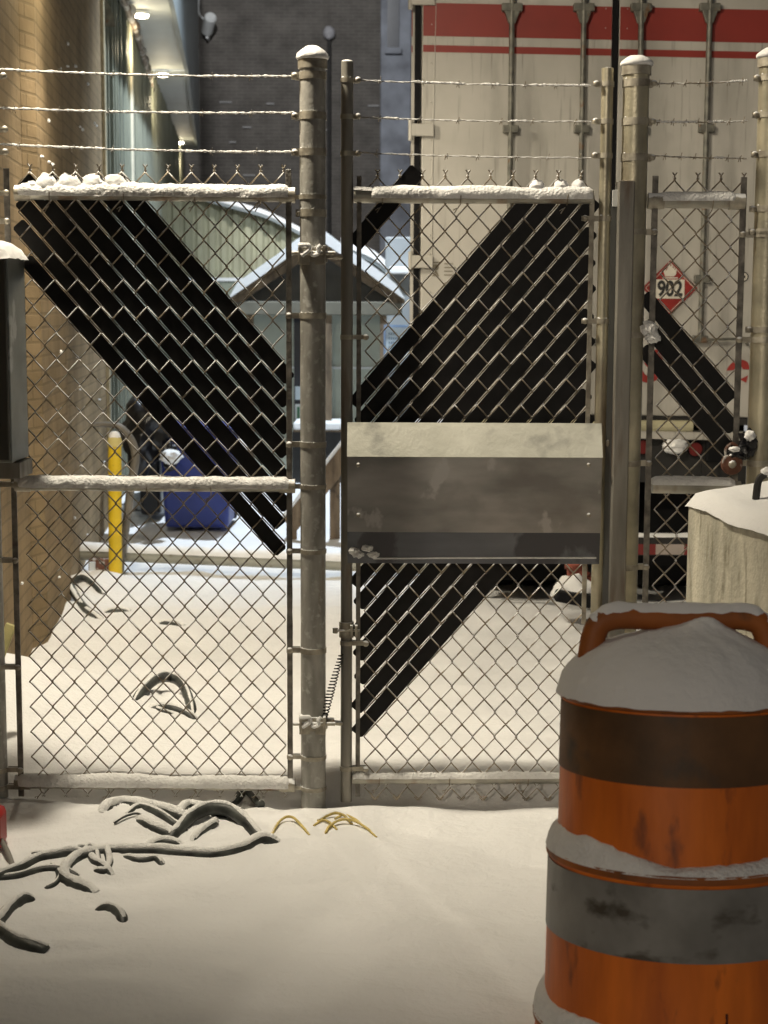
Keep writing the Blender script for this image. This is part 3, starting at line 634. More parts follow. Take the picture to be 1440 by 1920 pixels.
def dsnow(zc_, r_, amp, seed):
    o = MB(); n = 110; K = 9; vs_ = []; fs_ = []
    for i in range(n):
        th = 2*PI*i/n; ct, st = math.cos(th), math.sin(th)
        k = .30+.55*max(0, .3+noise.noise(Vector((ct*2.2, st*2.2, seed)))) + .95*max(0, -ct-.25) + .10*noise.noise(Vector((ct*14, st*14, seed)))
        for q in range(K):
            u = q/(K-1); rr2 = r_+.001-.024*u**1.3+.0015*noise.noise(Vector((ct*20, st*20, u*4)))
            vs_.append((dx+rr2*ct, dy+rr2*st, zc_+amp*k*math.sin(u*PI/2)-.002*(1-u)))
    for i in range(n):
        for q in range(K-1): fs_.append((i*K+q, ((i+1) % n)*K+q, ((i+1) % n)*K+q+1, i*K+q+1))
    return o.add(vs_, fs_).build('snow', SNOWC, DR, ang=80)
dsnow(z1_+.012, .2600, .042, 3.1); dsnow(z2_+.010, .284, .040, 5.7)
# snow dome on the lid
n, K = 96, 22; vs_ = []; fs_ = []; apex = Vector((-.018, 0))
for q in range(K+1):
    u = q/K
    for i in range(n):
        th = 2*PI*i/n; r = .2435*u; x, y2 = r*math.cos(th), r*math.sin(th)
        hgt = .108*(1-u**3.0)**.75 + .020*math.exp(-(((x-.040)/.075)**2+(y2/.08)**2))+.028*math.exp(-(((x-.045)/.042)**2+(y2/.035)**2)) + .012*noise.noise(Vector((x*9, y2*9, 1)))*(1-u) + .003*noise.noise(Vector((x*40, y2*40, 1)))
        vs_.append((dx+x, dy+y2, zt+.012+max(0, hgt)+(.004 if u < 1 else -.010)+.0035*noise.noise(Vector((th*6, 0, 0)))*u))
DR.rotation_euler.x = math.radians(-5.5); DR.location.y -= .058
for q in range(K):
    for i in range(n): fs_.append((q*n+i, q*n+(i+1) % n, (q+1)*n+(i+1) % n, (q+1)*n+i))
MB().add(vs_, fs_).build('snow', SNOW, DR, ang=80)
# handle
hz = zr(1160); hl = P(1108, 1200, DY).x; hr = 2*dx-hl
pth = catmull([(hl+.004, dy, zt+.0), (hl, dy, zt+.055), (hl+.014, dy, hz-.022), (hl+.048, dy, hz), (dx-.07, dy, hz+.001), (dx, dy, hz-.001), (dx+.07, dy, hz), (hr-.048, dy, hz), (hr-.014, dy, hz-.022), (hr, dy, zt+.055), (hr-.004, dy, zt)], 6)
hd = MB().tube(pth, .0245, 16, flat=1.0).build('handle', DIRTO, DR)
sp_ = catmull([(hl+.012, dy, hz-.014), (hl+.045, dy, hz+.009), (dx-.07, dy, hz+.008), (dx, dy, hz+.010), (dx+.07, dy, hz+.008), (hr-.045, dy, hz+.008), (hr-.012, dy, hz-.014)], 8)
MB().tube(sp_, [.0215+.0030*noise.noise(Vector((i*.35, 0, 0))) for i in range(len(sp_))], 14).build('snow', SNOW, hd)
# drip stain lumps
mb = MB(); a = math.radians(-80); 
for k in range(7):
    z = zr(1800)-.006-k*.008; r = br_(z)+.0006; mb.box((dx+r*math.cos(a)-.0022+.0008*math.sin(k*2), dy+r*math.sin(a)-.0016, z-.0075), (dx+r*math.cos(a)+.0018, dy+r*math.sin(a)+.004, z+.001))
mb.build('tar_drip', mat('tar', (.05, .008, .005), .4), DR)
# ================================================================ concrete block
ca = P(1290, 945, 4.45); cb_ = P(1440, 1005, 3.87); dirb = Vector((cb_.x-ca.x, 3.87-4.45, 0)).normalized(); rt = Vector((-dirb.y, dirb.x, 0))
if rt.x < 0: rt = -rt
zt_ = ca.z; BL = thing('concrete_block', (ca.x, 4.0, 0), 'weathered board marked concrete block topped with deep snow behind the orange drum', 'concrete block')
o3 = Vector((ca.x, 4.45, 0)); L = 1.35; 
def bp(u, v, z): return o3+dirb*u+rt*v+Vector((0, 0, z))
prof = [0, .28, .29, .66, .67, 1.02, 1.03, L]
loop = [bp(0, .0, 0)]
off = 0
pts2 = []
for i in range(0, len(prof)-1, 2):
    pts2 += [bp(prof[i], [.000, .006, -.003, .004][i//2], -.2), bp(prof[i+1], [.000, .006, -.003, .004][i//2], -.2)]
loop = pts2+[bp(L, .7, -.2), bp(0, .7, -.2)]
MB().prism(loop, (0, 0, zt_+.2)).build('block', CONC, BL, smooth=False, bevel=.008)
n, m_ = 56, 34; vs_ = []; fs_ = []
for i in range(n+1):
    for j in range(m_+1):
        u, v = i/n, j/m_; uu = -.006+u*(L+.012); vv = -.007+v*.715
        e = min(1, min(u*L, v*.7, (1-u)*L)/.045); e = math.sqrt(max(0, 1-(1-e)**2))
        h_ = -.006+.040*e+.045*e*min(1, max(0, vv)/.30)+.01*noise.noise(Vector((uu*4, vv*4, 0)))+.003*noise.noise(Vector((uu*20, vv*20, 0)))
        vs_.append(bp(uu, vv+.004*noise.noise(Vector((uu*14, 0, 0))), zt_+h_))
for i in range(n):
    for j in range(m_): fs_.append((i*(m_+1)+j, i*(m_+1)+j+1, (i+1)*(m_+1)+j+1, (i+1)*(m_+1)+j))
MB().add(vs_, fs_).build('snow', SNOW, BL, ang=80)
lh = P(1436, 908, 4.2)
MB().tube(catmull([lh+Vector((-.025, 0, -.04)), lh+Vector((-.018, 0, .012)), lh+Vector((.01, 0, .028)), lh+Vector((.04, 0, .012)), lh+Vector((.045, 0, -.04))], 5), .010, 8).build('lifting_loop', DARKM, BL)
MB().blob(lh+Vector((.012, 0, .032)), (.026, .018, .014), .3, 3).build('snow', SNOW, BL)
# ================================================================ hoses, ropes in front of and behind the fence
HPTS = []
def hose(pxs, r, label, snow=.95, up=.6, m=HOSE, cat='hose', name='hose', group='hoses half buried in the snow', k=6, thin=1.0, back=0.3):
    pts = [G(a[0], a[1], r*.18+(a[2] if len(a) > 2 else 0)) for a in pxs]; pc = catmull(pts, k)
    if r > .009:
        for p_ in pc: HPTS.append((p_.copy(), r))
        for e_, f_ in ((0, 1), (-1, -1)):
            if 5 < pxs[e_][0] < 1400 and (len(pxs[e_]) < 3 or abs(pxs[e_][2]) < .01):
                for q_ in range(4): pc[e_+f_*q_].z -= r*(.9, .55, .25, .08)[q_]
    snow *= .86; r *= .93
    root = thing(name, tuple(pts[0]), label, cat, group)
    rs = [r*thin*(1+.05*noise.noise(Vector((i*.4, r*100, 0)))) for i in range(len(pc))]; rs[0] *= .85; rs[-1] *= .85
    MB().tube(pc, rs, 12).build('tube', m, root)
    if snow > 0:
        sp = [p+Vector((0, r*back, r*up*(1+.25*noise.noise(Vector((i*.3, 7, 0)))))) for i, p in enumerate(pc)]
        MB().tube(sp, [r*snow*(1+.14*noise.noise(Vector((i*.45, 3, r*50)))) for i in range(len(sp))], 12).build('snow', SNOWC, root)
    return root
hose([(316, 1576), (332, 1562), (356, 1548, .02), (389, 1538, .03), (428, 1540, .03), (459, 1552, .015), (484, 1572), (492, 1580, -.02)], .021, 'thick black hose arching out of the snow left of the post base', .62, .72)
hose([(520, 1579), (486, 1578), (455, 1594), (404, 1606), (350, 1604), (296, 1599), (233, 1599), (187, 1602), (148, 1611), (124, 1630), (122, 1652), (148, 1664), (180, 1676)], .018, 'long snow covered hose curling into a loop at its left end', .98, .55)
hose([(-30, 1660), (0, 1645), (35, 1632), (70, 1615), (105, 1607), (140, 1602), (170, 1605, -.02)], .018, 'snow dusted hose running in from the left edge by the red can', .75, .6)
hose([(190, 1526), (205, 1517), (233, 1511), (280, 1520), (334, 1533), (352, 1540, -.02)], .020, 'topmost buried hose just below the left fence mesh', 1.05, .5)
hose([(258, 1538), (288, 1554), (323, 1566)], .019, 'short hose piece sloping under the arched hose', 1.0, .5)
hose([(270, 1590), (303, 1581), (341, 1584)], .015, 'small hose hump between the arched hose and the long hose', 1.0, .5)
hose([(360, 1576), (380, 1562, .005), (404, 1551, .01)], .014, 'short snowy stub under the arch of the thick hose', 1.1, .4)
hose([(415, 1520), (440, 1508), (462, 1502, .01), (490, 1496, .012)], .017, 'hose end poking from the drift under the left fence rail', .75, .5)
hose([(-18, 1752), (0, 1732), (19, 1708), (39, 1693), (60, 1688, -.003)], .021, 'upper arm of the hose loop at the lower left corner', .65, .65)
hose([(-18, 1738), (4, 1752), (30, 1770), (55, 1779), (88, 1782, -.012)], .022, 'lower arm of the hose loop at the lower left corner', .5, .75)
hose([(180, 1706, -.008), (205, 1707), (224, 1716), (233, 1731, -.006)], .017, 'lone short hose crescent in open snow at lower left', .6, .65)
hose([(168, 1603), (178, 1618), (192, 1625), (210, 1637)], .013, 'thin snowy hose inside the loop end', .95, .5)
hose([(200, 1600, .01), (205, 1618), (196, 1634), (178, 1632)], .012, 'small bent hose tangled in the loop end', .9, .5)
hose([(214, 1546, .005), (235, 1540, .012), (258, 1537, .015), (272, 1543, .01), (278, 1556), (279, 1566)], .004, 'thin wire sticking out of the snow left of the arched hose', .8, .7, cat='wire', name='wire', group='thin things in the snow')
hose([(250, 1318), (270, 1305, .02), (292, 1298, .045), (319, 1296, .05), (342, 1304, .04), (356, 1325, .015), (362, 1345)], .020, 'black hose arching from the snow bank behind the left fence', .35, .95)
hose([(280, 1328), (319, 1330), (347, 1340), (366, 1350)], .018, 'hose lying under the arch behind the left fence', .9, .5)
hose([(283, 1322), (300, 1334), (325, 1340)], .010, 'snowy hose scrap crossing under the arch behind the left fence', 1.0, .5)
hose([(115, 1075, .20), (122, 1098, .12), (136, 1125, .06), (160, 1148, .02), (195, 1163)], .026, 'dark hose curving down the brick wall foot behind the left fence', .8, .3, back=-.3)
hose([(126, 1098, .06), (158, 1106, .02), (195, 1119)], .022, 'hose branching to the right at the brick wall foot', .9, .5)
hose([(196, 1150), (220, 1148), (243, 1147)], .022, 'short hose hump in the snow nearest the brick wall', .9, .7)
hose([(300, 1166), (320, 1172), (344, 1175)], .022, 'short hose hump in the snow below the blue bin', .9, .7)
hose([(508, 1569), (520, 1549, .006), (535, 1540, .012), (550, 1541, .012), (566, 1551, .004), (580, 1566)], .0042, 'yellow rope loop left of the post base', .6, .5, ROPE, 'rope', 'rope', 'yellow ropes at the post base')
hose([(610, 1563), (618, 1552, .006), (638, 1545, .012), (660, 1546, .013), (685, 1555, .006), (706, 1570)], .0042, 'yellow rope loop right of the post base', .6, .5, ROPE, 'rope', 'rope', 'yellow ropes at the post base')
rt_ = hose([(596, 1540), (612, 1534, .006), (630, 1532, .012), (648, 1538, .012), (660, 1546)], .005, 'tangled yellow rope end tight against the post base', .8, .6, ROPE, 'rope', 'rope', 'yellow ropes at the post base')
hose([(588, 1548), (604, 1541, .004), (618, 1546, .006), (632, 1556)], .0038, 'short yellow rope strand crossing in front of the post base', .5, .5, ROPE, 'rope', 'rope', 'yellow ropes at the post base')
hose([(628, 1538, .004), (645, 1533, .008), (664, 1539, .006), (678, 1546)], .0038, 'yellow rope strand behind the right rope loop', .5, .5, ROPE, 'rope', 'rope', 'yellow ropes at the post base')
hose([(150, 1612), (166, 1598, .012), (180, 1604, .008), (186, 1622), (206, 1628)], .011, 'short twisted hose end beside the loop of the long hose', .7, .6)
hose([(330, 1530), (350, 1520, .01), (380, 1524, .01), (405, 1534), (430, 1538, -.004)], .016, 'buried hose ridge above the arched hose', 1.0, .6)
hose([(-25, 1652), (30, 1646), (72, 1634), (108, 1632), (150, 1642)], .013, 'thin hose under the loop running in from the left edge', .6, .6)
hose([(58, 1600), (98, 1606), (132, 1596), (164, 1592), (204, 1597)], .012, 'thin hose lying along the back of the hose heap', .8, .5)
hose([(232, 1606), (262, 1616), (292, 1613), (306, 1624)], .013, 'short hose stub below the middle of the long hose', .8, .5)
hose([(96, 1618), (112, 1640), (104, 1660), (84, 1668)], .011, 'small curled hose left of the loop end', .7, .55)
hose([(236, 1527), (262, 1520, .006), (296, 1530, .008), (330, 1548), (352, 1560)], .013, 'hose crossing between the topmost buried hose and the arched hose', .75, .5)
# red can at the left edge with dark clutter beneath
c = G(-14, 1590); RC = thing('fuel_can', tuple(c), 'red plastic can cut by the left picture edge above the hoses', 'can')
MB().box((c.x-.10, c.y-.05, c.z+.0), (c.x+.032, c.y+.06, c.z+.115)).build('can_body', RED, RC, bevel=.02)
MB().tube(catmull([(c.x-.06, c.y, c.z+.115), (c.x-.05, c.y, c.z+.14), (c.x, c.y, c.z+.14), (c.x+.01, c.y, c.z+.115)], 5), .01, 8).build('handle', RED, RC)
hose([(-25, 1600), (-5, 1590, .03), (12, 1606, .02), (26, 1630)], .008, 'grey cord hanging from the red can', .3, .5, mat('grey_cord', (.2, .19, .17)), 'cord', 'cord', 'thin things in the snow')
from mathutils import kdtree
kt = kdtree.KDTree(len(HPTS))
for i_, (p_, r_) in enumerate(HPTS): kt.insert((p_.x, p_.y, 0), i_)
kt.balance()
def H2(x, y):
    z = H(x, y)
    if -2.3 < x < .6 and 2.8 < y < 9.5:
        co_, i_, d_ = kt.find((x, y, 0)); p_, r_ = HPTS[i_]
        if d_ < r_*6:
            side_ = 1.0 if y > p_.y else .55
            top_ = max(0, min(r_*1.05, p_.z+r_*.3-z)) if p_.z-z < r_*2.0 else 0
            z += top_*side_*math.exp(-(max(0, d_-r_*.7)/(r_*1.5))**2)*(.8+.4*noise.noise(Vector((x*14, y*14, 6))))
    return z
gv = [(x, yy, H2(x, yy)) for yy in ys for x in xs]; nx = len(xs)
gf = [(j*nx+i, j*nx+i+1, (j+1)*nx+i+1, (j+1)*nx+i) for j in range(len(ys)-1) for i in range(nx-1)]
me = bpy.data.meshes.new('snowy_ground'); me.from_pydata(gv, [], gf); me.materials.append(GSNOW)
for p in me.polygons: p.use_smooth = True
g = bpy.data.objects.new('snowy_ground', me); C.objects.link(g); tag(g, kind='structure', label='snow covered ground with drifts under and behind the fence')
# planks at the left edge
for (a, b_, lab) in (((20, 1172), (-14, 1262), 'upper yellowish plank leaning behind the far left fence post'), ((-12, 1388), (26, 1440), 'lower yellowish plank slanting behind the far left fence post')):
    A, B = P(*a, 5.25), P(*b_, 5.2); d = (B-A).normalized(); nn = Vector((d.z, 0, -d.x)); 
    q = MB().prism([A-nn*.018, B-nn*.018, B+nn*.018, A+nn*.018], (0, .02, 0)); tag(q.build('plank', mat('yellow_plank', (.42, .38, .17), .8, 0, .2, 20, .2, 60), None, smooth=False, origin=A, bevel=.002), lab, 'plank', 'planks behind the far left post')
# ================================================================ brick wall on the left
w1 = P(110, 1140, 9.65); w2 = P(197, 600, 13.3); wd = Vector((w2.x-w1.x, w2.y-w1.y, 0)).normalized(); wn_ = Vector((wd.y, -wd.x, 0))
wa = math.atan2(-wd.x, wd.y)
WM = Matrix.Translation((w1.x, w1.y, 0)) @ Matrix.Rotation(wa, 4, 'Z')
def wallobj(mb, name, m, parent=None, **kw):
    o = mb.build(name, m, None, origin=(0, 0, 0), **kw)
    return o
BW = bpy.data.objects.new('brick_building', None); C.objects.link(BW); BW.matrix_world = WM; ORG[BW.name] = Vector((0, 0, 0))
tag(BW, 'tan brick building wall running away along the left side with snow flecks', 'building')
yN, yF = -9.0, (Vector((w2.x, w2.y, 0))-Vector((w1.x, w1.y, 0))).length
MB().box((-6, yN, -.6), (0, yF, 5.5)).build('wall', BRICKN, BW, smooth=False)
def pil(a, b, t): return MB().prism([(.001, a-.16, -.6), (t, a, -.6), (t, b, -.6), (.001, b+.16, -.6)], (0, 0, 6.1)).build('pilaster', BRICKN, BW, smooth=False, bevel=.006)
pil(-1.05, .15, .06); pil(-3.6, -3.1, .06)
MB().box((-.03, yF+.001, -.6), (.03, yF+.09, 5.5)).build('corner_trim', mat('corner_trim_paint', (.52, .45, .30), .6, 0, .2, 20, .5, 30), BW, smooth=False, bevel=.01)
rnd = random.Random(3)
for _ in range(42):
    yy = rnd.uniform(-4.3, yF-.1); zz = round(rnd.uniform(-.1, 3.3)/.075)*.075; on = .06 if (-1.05 < yy < .15 or -3.6 < yy < -3.1) else 0
    for q in range(rnd.choice((1, 1, 1, 2))):
        sn = MB().blob((on+.004, yy+q*.17, zz), (rnd.uniform(.008, .015), rnd.uniform(.010, .026), rnd.uniform(.007, .014)), .3, 3, 10, 6, seed=_, cut=-.4); sn.build('snow_fleck', SNOW, BW)
# wall lamp (its light is listed at the top)
for kk in (KEY, KEY2):
    kl = WM.inverted() @ kk; x1_ = kl.x+.12
    lb = MB().prism([(.061, kl.y-.16, kl.z+.02), (.061, kl.y-.16, kl.z+.34), (x1_-.13, kl.y-.16, kl.z+.34), (x1_, kl.y-.16, kl.z+.14), (x1_, kl.y-.16, kl.z+.10)], (0, .32, 0)).build('wall_lamp', FASC, BW, smooth=False, bevel=.004)
    MB().box((.09, kl.y-.13, kl.z+.045), (x1_-.02, kl.y+.13, kl.z+.06)).build('lens', LENS, lb, smooth=False)
# flap of tin on the corner
MB().prism([(-.01, yF+.10, 4.12), (-.01, yF+.12, 3.78), (.10, yF+.13, 3.78), (.09, yF+.12, 3.86)], (.01, 0, 0)).build('tin_flap', ROD, BW, smooth=False)
# facade behind it with canopy
def fpt(Y): return (Y-w1.y)/wd.y
FC = bpy.data.objects.new('dock_building', None); C.objects.link(FC); FC.matrix_world = WM; ORG[FC.name] = Vector((0, 0, 0))
tag(FC, 'green grey clad dock building with lit canopy, beyond the tan brick wall', 'building')
y0 = yF+.1; y1 = fpt(33)
MB().box((-6, y0, -.6), (-.07, y1, 9)).build('wall', GREENM, FC, smooth=False)
tr = MB(); yy = y0+.3
while yy < y1: tr.box((-.069, yy, -.5), (-.045+.012*(int(yy*7) % 2), yy+.05, 9)); yy += rnd.choice((.34, .5, .28))
tr.build('cladding_rib', mat('rib_paint', (.27, .28, .22), .5, .1, .1, 4), FC, smooth=False)
WI = WM.inverted()
SOF = []
for (px, py, Y, pxp, pxr) in ((265, 25, 17.5, 243, 322), (305, 137, 21.9, 276, 347), (337, 265, 30.8, 315, 364)):
    L_ = WI @ P(px, py, Y); Q_ = WI @ P(pxp, py, Y); R_ = WI @ P(pxr, py, Y); zc_ = L_.z; yl = L_.y; SOF.append((Q_.x, L_.x, R_.x, yl, zc_))
    MB().box((Q_.x-.10, yl-.04, -.5), (Q_.x+.02, yl+.10, zc_+.1)).build('pilaster', mat('pilaster_cream', (.72, .66, .52), .5), FC, smooth=False)
    lo = MB().lathe((L_.x, yl, zc_), [(.085, .02), (.085, -.015), (.07, -.02)], 20).build('soffit_lamp', WHITEM, FC)
    MB().lathe((L_.x, yl, zc_-.021), [(.078, 0), (.068, -.018), (.03, -.028)], 18).build('lens', mat('soffit_lens', (1, 1, 1), .3, emit=((1, .88, .62), 22)), lo)
    q = WM @ Vector((L_.x+.02, yl-.18, zc_-.40)); lamp('soffit_light', 'POINT', q, 9, (1, .84, .56), .08)
can = MB(); ed = [(SOF[0][0]-.1, SOF[0][2], y0+.5, SOF[0][4])]+[(a_[0]-.1, a_[2], a_[3], a_[4]) for a_ in SOF]+[(SOF[2][0]-.1, SOF[2][2], y1-.3, SOF[2][4])]
fa = MB()
for i in range(4):
    (xa_, xb2_, ya_, za_), (xc_, xd_, yb2_, zb2_) = ed[i], ed[i+1]; o_ = .012*(i % 2)
    can.add([(xa_, ya_+.01, za_+.03+o_), (xb2_, ya_+.01, za_+.03+o_), (xd_, yb2_-.01, zb2_+.03+o_), (xc_, yb2_-.01, zb2_+.03+o_)]+[(xa_, ya_+.01, za_+.08), (xb2_, ya_+.01, za_+.08), (xd_, yb2_-.01, zb2_+.08), (xc_, yb2_-.01, zb2_+.08)], [(0, 1, 2, 3), (7, 6, 5, 4), (0, 4, 5, 1), (1, 5, 6, 2), (2, 6, 7, 3), (3, 7, 4, 0)])
    if i: fa.prism([(xb2_+.001, ya_, za_-.02), (xb2_+.05, ya_, za_-.02), (xb2_+.05, ya_, za_+4), (xb2_+.001, ya_, za_+4)], (xd_-xb2_, yb2_-ya_, zb2_-za_))
    else: fa.prism([(xb2_+.001, ya_, za_-.02), (xb2_+.05, ya_, za_-.02), (xb2_+.05, ya_, za_+4), (xb2_+.001, ya_, za_+4)], (xd_-xb2_, yb2_-ya_, zb2_-za_))
co = can.build('canopy_soffit', PANEL, FC, smooth=False)
fa.build('canopy_fascia', FASC, FC, smooth=False)
pm = MB()
for s in (0, 1): pm.tube([(SOF[0][0]+.05*s, y0+.2, SOF[0][4]-.05-.1*s)]+[(a_[0]+.05*s, a_[3], a_[4]-.05-.1*s) for a_ in SOF], .03, 8)
k_ = y0+.5
def si(y):
    for a_, b_ in zip(SOF, SOF[1:]):
        if y <= b_[3]: t = (y-a_[3])/(b_[3]-a_[3]); return a_[0]+(b_[0]-a_[0])*t, a_[4]+(b_[4]-a_[4])*t
    return SOF[-1][0], SOF[-1][4]
while k_ < fpt(30): X_, Z_ = si(k_); pm.blob((X_+.02, k_, Z_-.06), (.06, .14, .09), .6, 3, 10, 7, seed=k_); k_ += rnd.uniform(.4, 1.0)
pm.build('frosted_pipe', noise_mask(mat('pipe_dirty', (.16, .12, .09), .8, 0, .3, 8, .4, 30), 6, .5, .56, (.5, .46, .4), None, 2), FC)
# ================================================================ far brick building
YB = 36.0
FB = thing('brick_building', (P(700, 900, YB).x, YB, -.27), 'dark grey brick building closing the yard at the back', 'building')
a = P(225, 0, YB); b_ = P(1500, 0, YB)
MB().box((a.x, YB, -.6), (b_.x, YB+8, 13)).build('wall', BRICKF, FB, smooth=False)
sl = MB()
for px, py, w_ in ((412, 193, 22), (455, 240, 16), (456, 330, 22), (690, 200, 20), (640, 193, 14), (500, 196, 14), (430, 268, 12), (610, 245, 10)):
    p = P(px, py, YB-.02); sl.box((p.x, YB-.05, p.z), (p.x+w_/3036*YB, YB-.001, p.z+.03))
sl.build('snow_dusted_ledge', mat('ledge_grey', (.28, .28, .28)), FB, smooth=False)
a, b_ = P(712, 440, 34.8), P(772, 0, 34.8); MB().box((a.x, 34.8, -.4), (b_.x, YB-.001, 13)).build('column', COLM, FB, smooth=False, bevel=.02)
a, b_ = P(726, 90, 34.78), P(749, -30, 34.78); o = MB().box((a.x, 34.76, a.z), (b_.x, 34.798, b_.z)).build('window', mat('dark_glass', (.03, .035, .045), .2), FB, smooth=False)
MB().box((a.x-.05, 34.68, a.z-.12), (b_.x+.05, 34.797, a.z-.002)).build('sill', COLM, o, smooth=False)
p = P(617, 62, 35.9); MB().tube([(p.x, YB-.07, p.z), (p.x, YB-.07, -.2)], .045, 10).build('conduit', DARKM, FB)
MB().blob((p.x, YB-.12, p.z), (.13, .12, .14), .15, 3).build('vent_cap', mat('vent_grey', (.34, .34, .36)), FB)
# security camera
p = P(392, 45, 35.8); SC = thing('security_camera', tuple(p), 'white security camera on the dark brick wall right of the canopy', 'security camera')
q = Matrix.Rotation(math.radians(60), 3, 'X') @ Matrix.Rotation(math.radians(15), 3, 'Y')
MB().lathe(P(392, 44, 35.5), [(.02, -.28), (.12, -.26), (.13, .2), (.10, .24)], 18, ax=q).build('housing', WHITEM, SC)
MB().box(tuple(P(386, 72, 35.7)), tuple(P(393, 56, 35.98))).build('bracket', WHITEM, SC, smooth=False)
MB().tube(catmull([P(388, 40, 35.95), P(376, 30, 35.95), P(372, 15, 35.95), P(374, -20, 35.95)], 5), .02, 6).build('cable', WHITEM, SC)
# ================================================================ shed with arched roof
YS = 24.0; SH = thing('shed', (P(450, 900, YS).x, YS, -.27), 'cream corrugated shed under a curved snowy roof, behind the gabled hut', 'shed')
arc = catmull([P(x, y, YS) for x, y in ((225, 352), (262, 353), (330, 357), (430, 384), (500, 404), (565, 436), (612, 458), (640, 486))], 8)
wl = MB(); vs_ = []; fs_ = []; x0_, x1_ = arc[0].x, arc[-1].x; n = int((x1_-x0_)/.035)
def arcz(x):
    for p, q in zip(arc, arc[1:]):
        if p.x <= x <= q.x: return p.z+(q.z-p.z)*(x-p.x)/(q.x-p.x)
    return arc[-1].z
for i in range(n+1):
    x = x0_+(x1_-x0_)*i/n; y_ = YS+(.035 if (i % 5) in (0, 1) else 0); vs_ += [(x, y_, -.5), (x, y_, arcz(x)-.02)]
fs_ = [(2*i, 2*i+1, 2*i+3, 2*i+2) for i in range(n)]
wl.add(vs_, fs_).build('end_wall', CREAM, SH, smooth=False)
up = [p+Vector((0, 0, 0)) for p in arc]; th = Vector((0, 0, .09))
def strip(path, y0, y1, z0, z1):
    mb = MB(); n = len(path); vs_ = []; fs_ = []
    for p in path: vs_ += [(p.x, y0, p.z+z0), (p.x, y0, p.z+z1), (p.x, y1, p.z+z1), (p.x, y1, p.z+z0)]
    for i in range(n-1):
        for k in range(4): fs_.append((i*4+k, i*4+(k+1) % 4, (i+1)*4+(k+1) % 4, (i+1)*4+k))
    fs_ += [(3, 2, 1, 0), ((n-1)*4, (n-1)*4+1, (n-1)*4+2, (n-1)*4+3)]; return mb.add(vs_, fs_)
rf = strip(arc, YS-.12, YS+6, -.05, .0).build('roof', FASC, SH, smooth=False)
strip(arc, YS-.10, YS+6, .002, .065).build('snow', SNOW, rf)
a, b_ = P(225, 520, YS-.05), P(640, 528, YS-.05); MB().box((a.x, YS-.05, b_.z), (b_.x, YS-.001, a.z)).build('wall_band', WHITEM, SH, smooth=False)
MB().box((a.x, YS-.03, -.5), (b_.x, YS-.002, b_.z-.002)).build('lower_wall', mat('lower_cladding', (.20, .22, .17), .6, 0, .08, 3), SH, smooth=False)
# lean-to beside it
LT = thing('lean_to', tuple(P(700, 800, 22.5)), 'low snowy lean-to roof seen right of the gate upright', 'shelter')
arc2 = [P(x, y, 22.5) for x, y in ((640, 462), (680, 476), (706, 490), (730, 511))]
o = strip(catmull(arc2, 4), 22.5, 24.5, -.06, 0).build('roof', FASC, LT, smooth=False); strip(catmull(arc2, 4), 22.48, 24.4, .002, .12).build('snow', SNOW, o)
a, b_ = P(645, 800, 22.7), P(728, 520, 22.7); MB().box((a.x, 22.7, -.4), (b_.x, 23.6, P(728, 512, 22.7).z)).build('wall', mat('leanto_wall', (.12, .14, .13), .6), LT, smooth=False)
# utility cabinet with snow
UC = thing('utility_cabinet', tuple(P(740, 800, 20.5)), 'grey utility cabinet with snow on its step, left of the trailer', 'cabinet')
a, b_ = P(722, 560, 20.5), P(775, 444, 20.5); MB().box((a.x, 20.5, -.3), (b_.x, 21.4, b_.z)).build('cabinet', mat('cab_grey', (.30, .32, .33), .6, 0, .1, 3), UC, smooth=False, bevel=.02)
a, b_ = P(730, 514, 20.3), P(775, 500, 20.3); MB().box((a.x, 20.25, a.z), (b_.x, 20.499, b_.z)).build('snow', SNOW, UC, bevel=.02)
# ================================================================ gabled hut
YH = 17.0; HT = thing('hut', (P(590, 900, YH).x, YH, -.27), 'small pale hut with snowy gabled roof and dark timber gable behind the posts', 'hut')
pk_, el, er = P(594, 446, YH), P(430, 560, YH), P(759, 562, YH)
for (e_, s_) in ((el, -1), (er, 1)):
    d = (e_-pk_); o = MB().prism([pk_, e_, e_+Vector((0, 0, -.035)), pk_+Vector((0, 0, -.035))], (0, 2.6, 0)).build('roof', WOOD, HT, smooth=False)
    sn_ = [pk_+Vector((0, -.03, .002)), e_+Vector((0, -.03, .002)), e_+Vector((-.01*s_, -.03, .03))]
    for t in (.9, .75, .6, .45, .3, .15, 0): sn_.append(pk_+d*t+Vector((0, -.03, .13-.03*t+.015*noise.noise(Vector((t*6, s_*3, 0))))))
    MB().prism(sn_, (0, 2.6, 0)).build('snow', SNOW, o, smooth=False)
    rb = MB()
    for t0, t1 in ((0, 1),): rb.prism([pk_+Vector((0, .02, -.04)), e_+Vector((0, .02, -.04)), e_+Vector((-.10*s_, .02, -.04)), pk_+Vector((0, .02, -.14))], (0, .07, 0))
    rb.build('rafter', WOOD, HT, smooth=False)
a, b_ = P(438, 590, YH), P(754, 566, YH); MB().box((a.x, YH+.02, a.z), (b_.x, YH+.16, b_.z)).build('beam', mat('hut_beam', (.17, .16, .125), .8, 0, .15, 5), HT, smooth=False, bevel=.01)
MB().prism([pk_+Vector((0, .3, -.06)), el+Vector((.05, .3, -.04)), er+Vector((-.05, .3, -.04))][::1], (0, .04, 0)).build('gable', mat('gable_board', (.10, .095, .085), .8, 0, .2, 5), HT, smooth=False)
a, b_ = P(468, 905, YH+.5), P(722, 588, YH+.5); MB().box((a.x, YH+.5, -.4), (b_.x, YH+2.4, b_.z)).build('wall', HUTW, HT, smooth=False)
a, b_ = P(469, 691, YH+.49), P(721, 688, YH+.49); MB().box((a.x, YH+.485, a.z), (b_.x, YH+.499, b_.z)).build('trim', WHITEM, HT, smooth=False)
